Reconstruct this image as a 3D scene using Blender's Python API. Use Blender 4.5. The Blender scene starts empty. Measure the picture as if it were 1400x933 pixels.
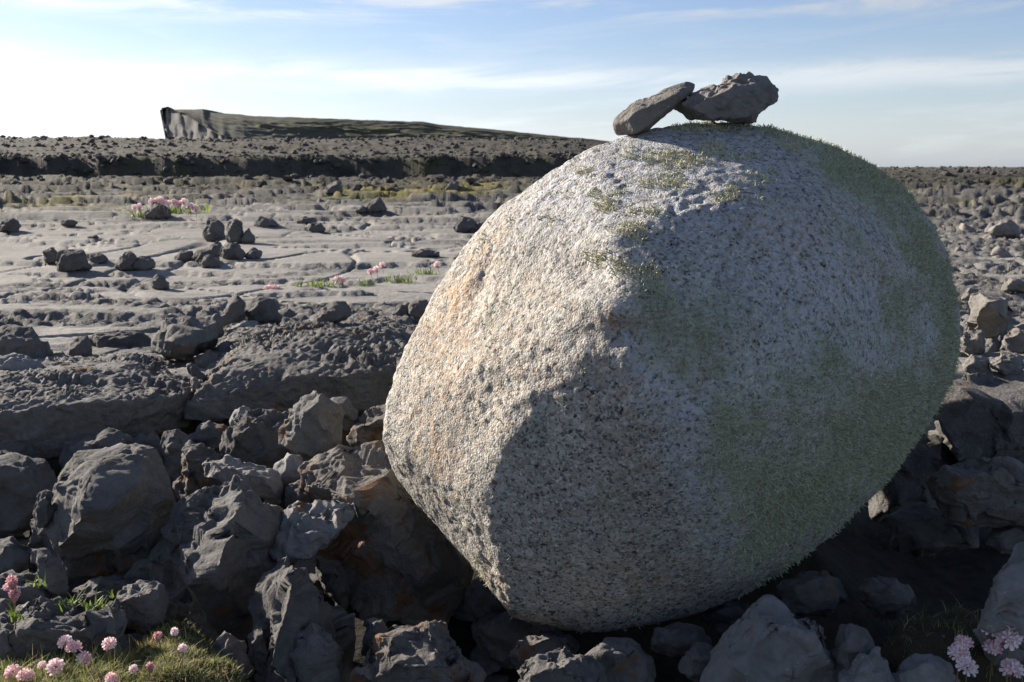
import bpy, bmesh, math, random, time
import numpy as np
from mathutils import Vector

T0 = time.time()
rnd = random.Random(7)
rng = np.random.default_rng(11)
scene = bpy.context.scene
COL = scene.collection

# ------------------------------------------------------------------ camera
FPX = 1300.0                      # focal length in photograph pixels (1400 wide)
EYE = 1.0
PITCH = math.atan(241.0 / FPX)
cam_d = bpy.data.cameras.new("camera")
cam = bpy.data.objects.new("camera", cam_d)
COL.objects.link(cam)
cam.location = (0, 0, EYE)
cam.rotation_euler = (math.pi / 2 - PITCH, 0, 0)
cam_d.sensor_width = 36.0
cam_d.lens = 36.0 * FPX / 1400.0
cam_d.clip_start = 0.05
cam_d.clip_end = 20000.0
cam_d.dof.use_dof = True
cam_d.dof.focus_distance = 1.9
cam_d.dof.aperture_fstop = 13.0
scene.camera = cam

# ------------------------------------------------------------------ light
SUN_AZ = math.radians(-57.0)      # left of the view direction (+Y)
SUN_EL = math.radians(22.5)
SDIR = Vector((math.sin(SUN_AZ) * math.cos(SUN_EL), math.cos(SUN_AZ) * math.cos(SUN_EL), math.sin(SUN_EL)))
sun_d = bpy.data.lights.new("sun", "SUN")
sun_d.energy = 5.0
sun_d.angle = math.radians(0.5)
sun_d.color = (1.0, 0.91, 0.79)
sun = bpy.data.objects.new("sun", sun_d)
COL.objects.link(sun)
sun.location = (-20, 10, 20)
sun.rotation_euler = SDIR.to_track_quat('Z', 'Y').to_euler()

scene.view_settings.view_transform = 'Standard'
scene.view_settings.look = 'None'
scene.view_settings.exposure = 1.2
scene.view_settings.gamma = 1.0
scene.view_settings.use_curve_mapping = False
scene.render.engine = 'CYCLES'
scene.cycles.max_bounces = 5

class NT:
    """tiny node helper"""
    def __init__(self, tree):
        self.t = tree
        tree.nodes.clear()
    def n(self, typ, ins=None, **attrs):
        nd = self.t.nodes.new(typ)
        for k, v in attrs.items():
            setattr(nd, k, v)
        for k, v in (ins or {}).items():
            s = nd.inputs[k]
            if hasattr(v, 'is_linked') or isinstance(v, bpy.types.NodeSocket):
                self.t.links.new(v, s)
            else:
                s.default_value = v
        return nd
    def math(self, op, a, b=0.0, c=None, clamp=False):
        nd = self.t.nodes.new('ShaderNodeMath'); nd.operation = op; nd.use_clamp = clamp
        for i, v in enumerate([a, b] + ([c] if c is not None else [])):
            if isinstance(v, bpy.types.NodeSocket): self.t.links.new(v, nd.inputs[i])
            else: nd.inputs[i].default_value = v
        return nd.outputs[0]
    def ramp(self, fac, stops, interp='LINEAR'):
        nd = self.t.nodes.new('ShaderNodeValToRGB')
        cr = nd.color_ramp; cr.interpolation = interp
        while len(cr.elements) < len(stops): cr.elements.new(0.5)
        for e, (p, c) in zip(cr.elements, stops):
            e.position = p
            e.color = (c, c, c, 1) if isinstance(c, (int, float)) else (*c, 1)
        self.t.links.new(fac, nd.inputs[0])
        return nd.outputs[0]
    def mix(self, fac, a, b, mode='MIX'):
        nd = self.t.nodes.new('ShaderNodeMix'); nd.data_type = 'RGBA'; nd.blend_type = mode
        for idx, v in ((0, fac), (6, a), (7, b)):
            if isinstance(v, bpy.types.NodeSocket): self.t.links.new(v, nd.inputs[idx])
            elif idx == 0: nd.inputs[0].default_value = v
            else: nd.inputs[idx].default_value = (*v, 1) if len(v) == 3 else v
        return nd.outputs[2]
    def noise(self, vec, scale, detail=2.0, rough=0.5, dist=0.0):
        return self.n('ShaderNodeTexNoise', {'Vector': vec, 'Scale': scale, 'Detail': detail, 'Roughness': rough, 'Distortion': dist}).outputs[0]
    def link(self, a, b): self.t.links.new(a, b)

# ------------------------------------------------------------------ sky
world = bpy.data.worlds.new("World")
scene.world = world
world.use_nodes = True
w = NT(world.node_tree)
sky = w.n('ShaderNodeTexSky', sky_type='NISHITA')
sky.sun_disc = False
sky.sun_elevation = SUN_EL
sky.sun_rotation = SUN_AZ
sky.air_density = 1.0
sky.dust_density = 0.35
sky.ozone_density = 3.0
tc = w.n('ShaderNodeTexCoord')
sep = w.n('ShaderNodeSeparateXYZ', {0: tc.outputs['Generated']})
X, Y, Z = sep.outputs
az = w.math('ARCTAN2', X, Y)
hyp = w.math('SQRT', w.math('ADD', w.math('MULTIPLY', X, X), w.math('MULTIPLY', Y, Y)))
el = w.math('ARCTAN2', Z, hyp)
# cloud sheet seen in perspective: streaks get thin and long towards the horizon
tilt = w.math('SUBTRACT', el, w.math('MULTIPLY', az, 0.035))
v1 = w.n('ShaderNodeCombineXYZ', {0: w.math('MULTIPLY', az, 5.0), 1: w.math('MULTIPLY', tilt, 38.0), 2: 3.1}).outputs[0]
n1 = w.noise(v1, 1.0, 7.0, 0.62, 0.5)
v2 = w.n('ShaderNodeCombineXYZ', {0: w.math('MULTIPLY', az, 3.0), 1: w.math('MULTIPLY', el, 9.0), 2: 8.2}).outputs[0]
n2 = w.noise(v2, 1.0, 4.0, 0.55, 0.3)
# two thin cloud layers: a long bank about five degrees up, wisps higher
bank_c = w.math('ADD', 0.088, w.math('MULTIPLY', w.math('SUBTRACT', n2, 0.5), 0.03))
db = w.math('DIVIDE', w.math('SUBTRACT', el, bank_c), 0.015)
bank = w.math('EXPONENT', w.math('MULTIPLY', w.math('MULTIPLY', db, db), -1.0))
wis = w.n('ShaderNodeMapRange', {0: el, 1: 0.125, 2: 0.155, 3: 0.0, 4: 1.0}, interpolation_type='SMOOTHSTEP').outputs[0]
cl_hi = w.math('MULTIPLY', w.n('ShaderNodeMapRange', {0: w.math('ADD', n1, w.math('MULTIPLY', w.math('SUBTRACT', n2, 0.5), 0.7)), 1: 0.44, 2: 0.70, 3: 0.0, 4: 0.9}, interpolation_type='SMOOTHSTEP').outputs[0], wis)
cl_b = w.math('MULTIPLY', bank, w.n('ShaderNodeMapRange', {0: n1, 1: 0.32, 2: 0.62, 3: 0.15, 4: 0.9}, interpolation_type='SMOOTHSTEP').outputs[0])
cl_l = w.math('MULTIPLY', w.n('ShaderNodeMapRange', {0: n1, 1: 0.46, 2: 0.72, 3: 0.0, 4: 0.6}, interpolation_type='SMOOTHSTEP').outputs[0],
              w.n('ShaderNodeMapRange', {0: el, 1: 0.0, 2: 0.12, 3: 1.0, 4: 0.3}).outputs[0])
cl = w.math('MAXIMUM', w.math('MAXIMUM', cl_hi, cl_b), cl_l, clamp=True)
cl = w.math('MULTIPLY', cl, w.n('ShaderNodeMapRange', {0: el, 1: 0.0, 2: 0.02, 3: 0.4, 4: 1.0}).outputs[0])
white = w.mix(1.0, sky.outputs[0], (1.12, 1.0, 0.9), 'MULTIPLY')
bw = w.n('ShaderNodeRGBToBW', {0: sky.outputs[0]}).outputs[0]
cloudc = w.n('ShaderNodeCombineColor', {0: w.math('MULTIPLY', bw, 1.38), 1: w.math('MULTIPLY', bw, 1.46), 2: w.math('MULTIPLY', bw, 1.54)}).outputs[0]
veil = w.math('MULTIPLY', w.math('EXPONENT', w.math('MULTIPLY', w.math('MAXIMUM', el, 0.0), -12.0)), 0.72)
bluec = w.n('ShaderNodeCombineColor', {0: w.math('MULTIPLY', bw, 0.98), 1: w.math('MULTIPLY', bw, 1.14), 2: w.math('MULTIPLY', bw, 1.32)}).outputs[0]
skyc = w.mix(cl, w.mix(veil, w.mix(1.0, sky.outputs[0], (1.09, 1.02, 1.13), 'MULTIPLY'), bluec), cloudc)
bg = w.n('ShaderNodeBackground', {'Color': skyc, 'Strength': 0.057})
out = w.n('ShaderNodeOutputWorld', {'Surface': bg.outputs[0]})

# ------------------------------------------------------------------ numpy noise
_perm = rng.permutation(256).astype(np.int64)
_g = rng.normal(size=(256, 3)); _g /= np.linalg.norm(_g, axis=1)[:, None]
_g = _g.astype(np.float32)

def pn(p):
    p = np.asarray(p, np.float32)
    i = np.floor(p).astype(np.int64); f = p - i
    i &= 255
    u = f * f * f * (f * (f * 6 - 15) + 10)
    def corner(a, b, c):
        h = _perm[(_perm[(_perm[(i[:, 0] + a) & 255] + i[:, 1] + b) & 255] + i[:, 2] + c) & 255]
        g = _g[h]
        return g[:, 0] * (f[:, 0] - a) + g[:, 1] * (f[:, 1] - b) + g[:, 2] * (f[:, 2] - c)
    x0 = corner(0, 0, 0) * (1 - u[:, 0]) + corner(1, 0, 0) * u[:, 0]
    x1 = corner(0, 1, 0) * (1 - u[:, 0]) + corner(1, 1, 0) * u[:, 0]
    x2 = corner(0, 0, 1) * (1 - u[:, 0]) + corner(1, 0, 1) * u[:, 0]
    x3 = corner(0, 1, 1) * (1 - u[:, 0]) + corner(1, 1, 1) * u[:, 0]
    y0 = x0 * (1 - u[:, 1]) + x1 * u[:, 1]
    y1 = x2 * (1 - u[:, 1]) + x3 * u[:, 1]
    return (y0 * (1 - u[:, 2]) + y1 * u[:, 2]) * 1.5

def fbm(p, o=3, gain=0.5):
    a, s, t = 1.0, 0.0, 0.0
    q = np.asarray(p, np.float32)
    for k in range(o):
        s = s + a * pn(q + 17.3 * k); t += a
        q = q * 2.03; a *= gain
    return s / t

def ridged(p, o=2, gain=0.5):
    a, s, t = 1.0, 0.0, 0.0
    q = np.asarray(p, np.float32)
    for k in range(o):
        s = s + a * (1 - np.abs(pn(q + 9.1 * k)) * 1.6); t += a
        q = q * 2.1; a *= gain
    return s / t

def sstep(a, b, x):
    t = np.clip((x - a) / (b - a), 0, 1)
    return t * t * (3 - 2 * t)

# ------------------------------------------------------------------ placing
_cp, _sp = math.cos(PITCH), math.sin(PITCH)
def at(px, py, D):
    """world point seen at photograph pixel (px,py) that lies D metres ahead"""
    cx, cy = (px - 700.0) / FPX, (466.5 - py) / FPX
    d = np.array((cx, _cp + cy * _sp, -_sp + cy * _cp))
    return np.array((0, 0, EYE)) + d * (D / d[1])

def to_px(P):
    q = P - np.array((0, 0, EYE))
    fwd = q[:, 1] * _cp - q[:, 2] * _sp
    up = q[:, 1] * _sp + q[:, 2] * _cp
    return 700 + FPX * q[:, 0] / fwd, 466.5 - FPX * up / fwd

# ------------------------------------------------------------------ mesh utils
def mesh_from(name, V, F, mat, smooth=True):
    """V (N,3), F (M,k) numpy"""
    me = bpy.data.meshes.new(name)
    V = np.ascontiguousarray(V, np.float32); F = np.ascontiguousarray(F, np.int32)
    me.vertices.add(len(V)); me.vertices.foreach_set('co', V.ravel())
    k = F.shape[1]
    me.loops.add(F.size); me.loops.foreach_set('vertex_index', F.ravel())
    me.polygons.add(len(F))
    me.polygons.foreach_set('loop_start', np.arange(0, F.size, k, dtype=np.int32))
    me.polygons.foreach_set('loop_total', np.full(len(F), k, np.int32))
    me.polygons.foreach_set('use_smooth', np.full(len(F), smooth, bool))
    me.update(calc_edges=True)
    if mat: me.materials.append(mat)
    return me

def attr(me, name, vals):
    a = me.attributes.new(name, 'FLOAT', 'POINT')
    a.data.foreach_set('value', np.ascontiguousarray(vals, np.float32))

TRIS = [0]
def link(name, me, loc=(0, 0, 0), parent=None, label=None, cat=None, group=None, kind=None):
    o = bpy.data.objects.new(name, me)
    COL.objects.link(o)
    o.location = loc
    if parent: o.parent = parent
    if label: o['label'] = label
    if cat: o['category'] = cat
    if group: o['group'] = group
    if kind: o['kind'] = kind
    return o

def vnormals(V, F):
    a = V[F[:, 1]] - V[F[:, 0]]; b = V[F[:, 2]] - V[F[:, 0]]
    n = np.cross(a, b)
    if F.shape[1] == 4:
        c = V[F[:, 2]] - V[F[:, 0]]; d = V[F[:, 3]] - V[F[:, 0]]
        n = n + np.cross(c, d)
    N = np.zeros_like(V)
    for j in range(F.shape[1]):
        for k in range(3):
            N[:, k] += np.bincount(F[:, j], weights=n[:, k], minlength=len(V))
    return N / (np.linalg.norm(N, axis=1)[:, None] + 1e-12)

_cs = {}
def cubesphere(n):
    if n in _cs: return _cs[n]
    t = np.tan(np.linspace(-math.pi / 4, math.pi / 4, n + 1))
    a, b = np.meshgrid(t, t, indexing='ij')
    one = np.ones_like(a)
    faces = [(one, a, b), (-one, b, a), (b, one, a), (a, -one, b), (a, b, one), (b, a, -one)]
    P, F = [], []
    idx = np.arange((n + 1) ** 2).reshape(n + 1, n + 1)
    q = np.stack([idx[:-1, :-1], idx[1:, :-1], idx[1:, 1:], idx[:-1, 1:]], -1).reshape(-1, 4)
    for k, f in enumerate(faces):
        P.append(np.stack(f, -1).reshape(-1, 3)); F.append(q + k * (n + 1) ** 2)
    P = np.concatenate(P); F = np.concatenate(F)
    P /= np.linalg.norm(P, axis=1)[:, None]
    key = np.round(P * 1e6).astype(np.int64)
    _, first, inv = np.unique(key, axis=0, return_index=True, return_inverse=True)
    P = P[first]; F = inv.reshape(-1)[F]
    E = np.concatenate([F[:, [0, 1]], F[:, [1, 2]], F[:, [2, 3]], F[:, [3, 0]]])
    E = np.unique(np.sort(E, 1), axis=0)
    deg = np.bincount(E.ravel(), minlength=len(P)).astype(float)
    _cs[n] = (P, F, E, deg)
    return _cs[n]

def lap(V, E, deg, it, lam=0.6):
    for _ in range(it):
        S = np.empty_like(V)
        for k in range(3):
            S[:, k] = np.bincount(E[:, 0], weights=V[E[:, 1], k], minlength=len(V)) + np.bincount(E[:, 1], weights=V[E[:, 0], k], minlength=len(V))
        V = V + lam * (S / deg[:, None] - V)
    return V

def hull_planes(pts):
    bm = bmesh.new()
    for p in pts: bm.verts.new(p)
    bmesh.ops.convex_hull(bm, input=bm.verts, use_existing_faces=False)
    bm.normal_update()
    vs = np.array([v.co[:] for v in bm.verts if v.link_faces])
    N = np.array([f.normal[:] for f in bm.faces]); C = np.array([f.calc_center_median()[:] for f in bm.faces])
    A = np.array([f.calc_area() for f in bm.faces])
    bm.free()
    ok = A > 1e-9
    N, C = N[ok], C[ok]
    c = vs.mean(0)
    s = np.sign(((C - c) * N).sum(1)); N = N * s[:, None]
    return N, (N * C).sum(1), vs

def star(N, h, c, ext, n, smooth):
    P, F, E, deg = cubesphere(n)
    D = P * ext
    r = np.full(len(D), 1e9)
    hh = h - N @ c
    for i in range(0, len(D), 40000):
        den = D[i:i + 40000] @ N.T
        q = np.where(den > 1e-6, hh / np.maximum(den, 1e-6), 1e9)
        r[i:i + 40000] = q.min(1)
    V = c + D * r[:, None]
    return lap(V, E, deg, smooth), F, E, deg

def relief(V, F, size, seed, karst=0.5, amp=1.0, fine=1.0, facet=1.0):
    """weathered limestone: lumps, chips, sharp pits on faces that look up"""
    off = np.array((seed * 7.13, seed * 3.7, seed * 5.1))
    N = vnormals(V, F)
    p = V + off
    a = amp
    V = V + N * (a * size * 0.028 * fbm(p * (2.6 / size), 3, 0.5))[:, None]
    rr = np.random.default_rng(int(seed) + 5000)
    # beds: broken edges of thin layers, each set back by its own amount
    bd = np.array((rr.normal() * 0.35, rr.normal() * 0.35, 1.0)); bd /= np.linalg.norm(bd)
    u = (V @ bd) / (size * 0.16) + 0.35 * fbm(p * (4.0 / size) + 21, 2)
    lay = rr.uniform(-1, 1, 64)
    k = np.floor(u).astype(int); fr = u - k
    prof = lay[k % 64] + (lay[(k + 1) % 64] - lay[k % 64]) * sstep(0.86, 1.0, fr)
    hz = N - (N @ bd)[:, None] * bd
    V = V + hz * (facet * size * 0.026 * prof)[:, None]
    N = vnormals(V, F)
    # flakes struck off: flat scars with sharp borders
    for K, am, tl in ((20, 0.72, 0.22), (75, 0.55, 0.22)):
        sidx = rr.integers(0, len(V), K)
        S = V[sidx]
        q0 = V + size * 0.025 * np.stack([pn(p * (6 / size)), pn(p * (6 / size) + 33), pn(p * (6 / size) + 66)], 1)
        best = np.full(len(V), 1e9); ci = np.zeros(len(V), int)
        for k in range(K):
            dd = ((q0 - S[k]) ** 2).sum(1)
            mk = dd < best
            best[mk] = dd[mk]; ci[mk] = k
        G = N[np.minimum(sidx, len(N) - 1)] + tl * rr.normal(size=(K, 3)); G /= np.linalg.norm(G, axis=1)[:, None]
        Gc = G[ci]
        dsp = -((V - S[ci]) * Gc).sum(1) - size * 0.012 * np.abs(rr.normal(size=K))[ci]
        V = V + Gc * (min(facet, 1.3) * am * np.clip(dsp, -0.085 * size, 0.06 * size))[:, None]
        N = vnormals(V, F)
    N = vnormals(V, F)
    w = karst * (0.35 + 0.65 * fbm(p * (3.0 / size) + 8, 2).clip(-.5, .5) * 2 + 0.2).clip(0.1, 1.2) * (0.25 + 0.75 * sstep(0.0, 0.7, N[:, 2]))
    sc = 0.050
    q = p + 0.012 * np.stack([pn(p * 22), pn(p * 22 + 50), pn(p * 22 + 90)], 1)
    r = ridged(q / sc, 2)
    V = V + N * ((r - 0.75) * 0.025 * w)[:, None]
    r2 = ridged(q / 0.021 + 30, 1)
    V = V + N * ((r2 - 0.7) * 0.012 * w + fine * 0.0035 * fbm(p * 45, 2))[:, None]
    return V

# ------------------------------------------------------------------ materials
def new_mat(name):
    m = bpy.data.materials.new(name); m.use_nodes = True
    return m, NT(m.node_tree)

def finish(t, color, rough, normal=None, spec=0.3, **kw):
    ins = {'Base Color': color, 'Roughness': rough, 'Specular IOR Level': spec}
    if normal is not None: ins['Normal'] = normal
    b = t.n('ShaderNodeBsdfPrincipled', ins)
    for k, v in kw.items(): b.inputs[k].default_value = v
    t.n('ShaderNodeOutputMaterial', {'Surface': b.outputs[0]})

def limestone(name, dark, light, rust=0.5, bump=1.0, warm=0.0):
    m, t = new_mat(name)
    pos = t.n('ShaderNodeNewGeometry').outputs['Position']
    oi = t.n('ShaderNodeObjectInfo').outputs['Random']
    a = t.noise(pos, 6.0, 6.0, 0.62, 0.4)
    b = t.noise(pos, 55.0, 4.0, 0.65)
    f = t.math('ADD', t.math('MULTIPLY', a, 0.65), t.math('MULTIPLY', b, 0.35))
    f = t.math('ADD', f, t.math('MULTIPLY', t.math('SUBTRACT', oi, 0.5), 0.12))
    col = t.ramp(f, [(0.33, dark), (0.66, light)])
    # grey-white crusts and small pale specks
    sp = t.n('ShaderNodeTexVoronoi', {'Vector': pos, 'Scale': 90.0}).outputs['Distance']
    spm = t.math('MULTIPLY', t.math('LESS_THAN', sp, 0.16), t.math('GREATER_THAN', t.noise(pos, 9.0, 2.0), 0.56))
    col = t.mix(t.math('MULTIPLY', spm, 0.4), col, tuple(min(1, c * 1.7) for c in light))
    # orange lichen
    ru = t.n('ShaderNodeMapRange', {0: t.math('ADD', t.noise(pos, 7.0, 2.0, 0.5), t.math('MULTIPLY', t.noise(pos, 38.0, 3.0, 0.6), 0.55)), 1: 0.985 - 0.12 * rust, 2: 1.06 - 0.12 * rust, 3: 0.0, 4: 0.75}).outputs[0]
    col = t.mix(ru, col, (0.17, 0.085, 0.035))
    bn = t.math('ADD', t.noise(pos, 130.0, 5.0, 0.7), t.math('MULTIPLY', t.noise(pos, 42.0, 4.0, 0.6, 0.6), 1.4))
    nr = t.n('ShaderNodeBump', {'Height': bn, 'Strength': 0.85 * bump, 'Distance': 0.006}).outputs[0]
    finish(t, col, 0.88, nr, 0.22)
    return m

LIME = limestone('limestone', (0.074, 0.070, 0.067), (0.158, 0.150, 0.143), 0.35)
LIME_SLAB = limestone('slab_limestone', (0.085, 0.080, 0.075), (0.205, 0.195, 0.184), 0.5)
LIME_RUST = limestone('rusty_limestone', (0.085, 0.077, 0.07), (0.175, 0.16, 0.145), 1.35)
LIME_PALE = limestone('pale_limestone', (0.15, 0.144, 0.138), (0.25, 0.242, 0.234), 0.0, 0.8)
LIME_BROWN = limestone('weathered_limestone', (0.13, 0.12, 0.108), (0.235, 0.218, 0.198), 0.15)

# ------------------------------------------------------------------ ground
def terr(h, step, sharp=0.12):
    k = h / step
    fl = np.floor(k); fr = k - fl
    return (fl + sstep(0.5 - sharp, 0.5 + sharp, fr)) * step

def ridge_z(x, y):
    """height of the land relative to the eye beyond about 50 m"""
    q = x / np.maximum(y, 1.0)
    left = 1 - sstep(0.02, 0.34, q)
    p = np.stack([x * 0.02, y * 0.02, x * 0], 1)
    e = 61 + 5 * fbm(np.stack([x * 0.035, y * 0.0 + 3, x * 0], 1), 2) + 1.2 * fbm(np.stack([x * 0.3, y * 0.0 + 3, x * 0], 1), 2) + 0.45 * fbm(np.stack([x * 1.1, y * 0.3 + 3, x * 0], 1), 3, 0.6)
    scarp = sstep(-0.4, 0.9, y - e) * (0.35 + 1.05 * left)
    rise = sstep(62, 150, y) * (3.1 * left + 0.12) * (1 + 0.22 * fbm(p * 1.7, 2))
    rise = terr(rise + 0.10 * fbm(p * 9, 3), 0.32, 0.2)
    fall = sstep(165, 420, y) * 22.0
    return -0.93 + scarp + rise - fall

def ground_height(x, y):
    D = y
    P = np.stack([x, y, np.zeros_like(x)], 1)
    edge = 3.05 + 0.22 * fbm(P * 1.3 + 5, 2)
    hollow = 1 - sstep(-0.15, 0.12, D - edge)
    z = np.full_like(x, -0.70)
    mid = sstep(2.9, 4.0, D) * (1 - sstep(30, 60, D) * 0.3)
    # bedding planes: stretched, terraced
    wv = np.stack([x * 0.33 + 0.15 * y, y * 0.75 - 0.1 * x, np.zeros_like(x)], 1)
    b = 0.10 * fbm(wv * 0.8 + 11, 4, 0.5)
    b = b + 0.012 * fbm(P * np.array((4.0, 7.0, 1)) + 3, 3, 0.6) + 0.005 * fbm(P * np.array((16.0, 24.0, 1)) + 3, 2, 0.6)
    bt = terr(b, 0.030, 0.03)
    z = z + mid * (0.75 * bt + 0.25 * b)
    # smooth pans against rough, pitted karst
    right = sstep(0.9, 2.2, x - 0.28 * (y - 3))
    m = fbm(wv * np.array((1.1, 1.9, 1)) + 31, 4, 0.6) + 0.42 * right - 0.16 + 0.55 * sstep(9, 20, D) + 0.35 * sstep(5.0, 4.2, D + 0.3 * x)
    rough = sstep(-0.02, 0.16, m)
    wq = P + 0.03 * np.stack([pn(P * 7), pn(P * 7 + 9), x * 0], 1)
    k1 = ridged(wq * np.array((5.5, 9.0, 1)) + 3, 2)
    k2 = ridged(wq * np.array((13, 22.0, 1)) + 13, 2)
    vary = 0.35 + 1.3 * sstep(-0.3, 0.4, fbm(P * np.array((0.7, 1.1, 1)) + 91, 2))
    near = 1 - sstep(9, 30, D)
    z = z + mid * rough * vary * ((k1 - 0.72) * (0.040 + 0.035 * right) + (k2 - 0.7) * 0.024 * near)
    z = z + mid * (1 - rough) * 0.005 * fbm(P * np.array((6, 16, 1)), 3)
    # long broken ledges further out
    lw = P * np.array((0.16, 0.62, 1)) + 0.25 * np.stack([pn(P * 0.5), pn(P * 0.5 + 7), x * 0], 1)
    lb = fbm(lw + 51, 5, 0.6)
    k3 = ridged(P * np.array((0.55, 1.6, 1)) + 3, 3, 0.6)
    z = z + sstep(8, 18, D) * (0.8 * terr(lb * (0.55 + 0.5 * sstep(14, 30, D)), 0.14, 0.04) + (k3 - 0.70) * (0.10 + 0.10 * right) * (0.3 + vary * 0.7))
    # joints in the rock
    cr = np.abs(fbm(wv * 0.9 + 71, 2))
    cr2 = np.abs(fbm(P * np.array((0.55, 0.22, 1)) + 171, 2))
    z = z - mid * (0.07 * (1 - sstep(0.0, 0.014, cr)) + 0.03 * (1 - sstep(0.0, 0.010, cr2))) * (1 - sstep(14, 25, D))
    # hollow full of broken stone in front of the ledge
    hz = -1.02 + 0.05 * fbm(P * 3, 3) - 0.22 * sstep(1.45, 1.8, D) * sstep(-0.35, 0.0, x)
    hz = hz - 0.03 * np.exp(-((x - 0.0) ** 2 + (D - 1.9) ** 2) / 0.4)
    hz = hz + 0.50 * np.exp(-((x - 0.42) / 0.48) ** 2) * sstep(1.88, 2.2, D)  # rise added under and behind the boulder to block sun passing below it
    z = z * (1 - hollow) + hz * hollow
    far = sstep(38, 56, D)
    z = z * (1 - far) + (ridge_z(x, y) + 0.5 * terr(0.5 * fbm(P * np.array((0.05, 0.35, 1)) + 9, 4, 0.6), 0.14, 0.05) + (0.05 + 0.07 * sstep(50, 80, D)) * (ridged(P * np.array((0.45, 0.6, 1)), 3, 0.7) - 0.6) * 3.0) * far
    veg = sstep(13, 19, D) * (1 - sstep(50, 57, D)) * sstep(0.0, 0.22, fbm(np.stack([x * 0.22, y * 0.20, x * 0], 1) + 20, 3) - 0.9 * lb - 0.15 * right)
    return z, np.clip(rough * mid, 0, 1), veg, hollow

def build_ground():
    rows = [-40, -15, -6, -3, -1.5, -0.6, -0.1]
    d = 0.3
    while d < 6000:
        rows.append(d)
        if d < 2.6: g = 0.025
        elif d < 60: g = min(max(0.00115 * d, 0.0042), 0.013)
        elif d < 200: g = 0.011
        else: g = 0.12
        d *= 1 + g
    rows = np.array(rows)
    t = np.concatenate([np.linspace(-3.2, -0.78, 25)[:-1], np.linspace(-0.78, 0.62, 730), np.linspace(0.62, 3.2, 25)[1:]])
    R, Tt = np.meshgrid(rows, t, indexing='ij')
    half = np.abs(R) + 1.2
    x = (Tt * half).ravel(); y = R.ravel()
    z, rough, veg, hol = ground_height(x, y)
    far = sstep(430, 600, y)
    z = z * (1 - far) + (-22.9) * far
    V = np.stack([x, y, z + EYE], 1)
    nr, nt = R.shape
    idx = np.arange(nr * nt).reshape(nr, nt)
    F = np.stack([idx[:-1, :-1], idx[:-1, 1:], idx[1:, 1:], idx[1:, :-1]], -1).reshape(-1, 4)
    m, tt = new_mat('limestone_pavement')
    pos = tt.n('ShaderNodeNewGeometry').outputs['Position']
    ro = tt.n('ShaderNodeAttribute', attribute_name='rough').outputs['Fac']
    ve = tt.n('ShaderNodeAttribute', attribute_name='veg').outputs['Fac']
    a = tt.noise(pos, 1.7, 6.0, 0.6, 0.3); b = tt.noise(pos, 23.0, 5.0, 0.65)
    f = tt.math('ADD', tt.math('MULTIPLY', a, 0.6), tt.math('MULTIPLY', b, 0.4))
    smooth = tt.ramp(f, [(0.36, (0.180, 0.169, 0.153)), (0.62, (0.305, 0.288, 0.262))])
    roughc = tt.ramp(f, [(0.36, (0.09, 0.086, 0.08)), (0.64, (0.205, 0.196, 0.183))])
    col = tt.mix(ro, smooth, roughc)
    vn = tt.noise(pos, 1.1, 4.0, 0.6)
    vcol = tt.ramp(vn, [(0.35, (0.08, 0.085, 0.02)), (0.55, (0.19, 0.155, 0.04)), (0.7, (0.24, 0.16, 0.05))])
    dpos = tt.n('ShaderNodeSeparateXYZ', {0: pos}).outputs
    rid = tt.n('ShaderNodeMapRange', {0: tt.math('ADD', dpos[1], tt.math('MULTIPLY', tt.noise(pos, 0.3, 4.0, 0.6), 24.0)), 1: 20.0, 2: 44.0, 3: 0.0, 4: 1.0}).outputs[0]
    rn = tt.ramp(tt.noise(pos, 0.35, 7.0, 0.7), [(0.36, (0.034, 0.031, 0.024)), (0.50, (0.074, 0.066, 0.053)), (0.66, (0.056, 0.055, 0.024))])
    col = tt.mix(rid, col, rn)
    col = tt.mix(tt.math('MULTIPLY', ve, 0.85), col, vcol)
    col = tt.mix(tt.n('ShaderNodeAttribute', attribute_name='hollow').outputs['Fac'], col, tt.ramp(b, [(0.35, (0.010, 0.009, 0.007)), (0.65, (0.03, 0.026, 0.021))]))  # hollow floor painted near black, standing in for shade in the gaps
    bn = tt.math('ADD', tt.noise(pos, 60.0, 5.0, 0.7), tt.math('MULTIPLY', tt.noise(pos, 14.0, 4.0, 0.65, 0.5), 2.0))
    nrm = tt.n('ShaderNodeBump', {'Height': bn, 'Strength': tt.math('MULTIPLY_ADD', ro, 0.4, 0.45), 'Distance': 0.014}).outputs[0]
    finish(tt, col, 0.92, nrm, 0.2)
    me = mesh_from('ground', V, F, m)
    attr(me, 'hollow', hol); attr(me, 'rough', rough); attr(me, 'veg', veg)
    link('ground', me, kind='structure')
    TRIS[0] += len(F) * 2
build_ground()
print('ground', time.time() - T0, TRIS)

def gz(x, y):
    return float(ground_height(np.array([float(x)]), np.array([float(y)]))[0][0]) + EYE

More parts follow.
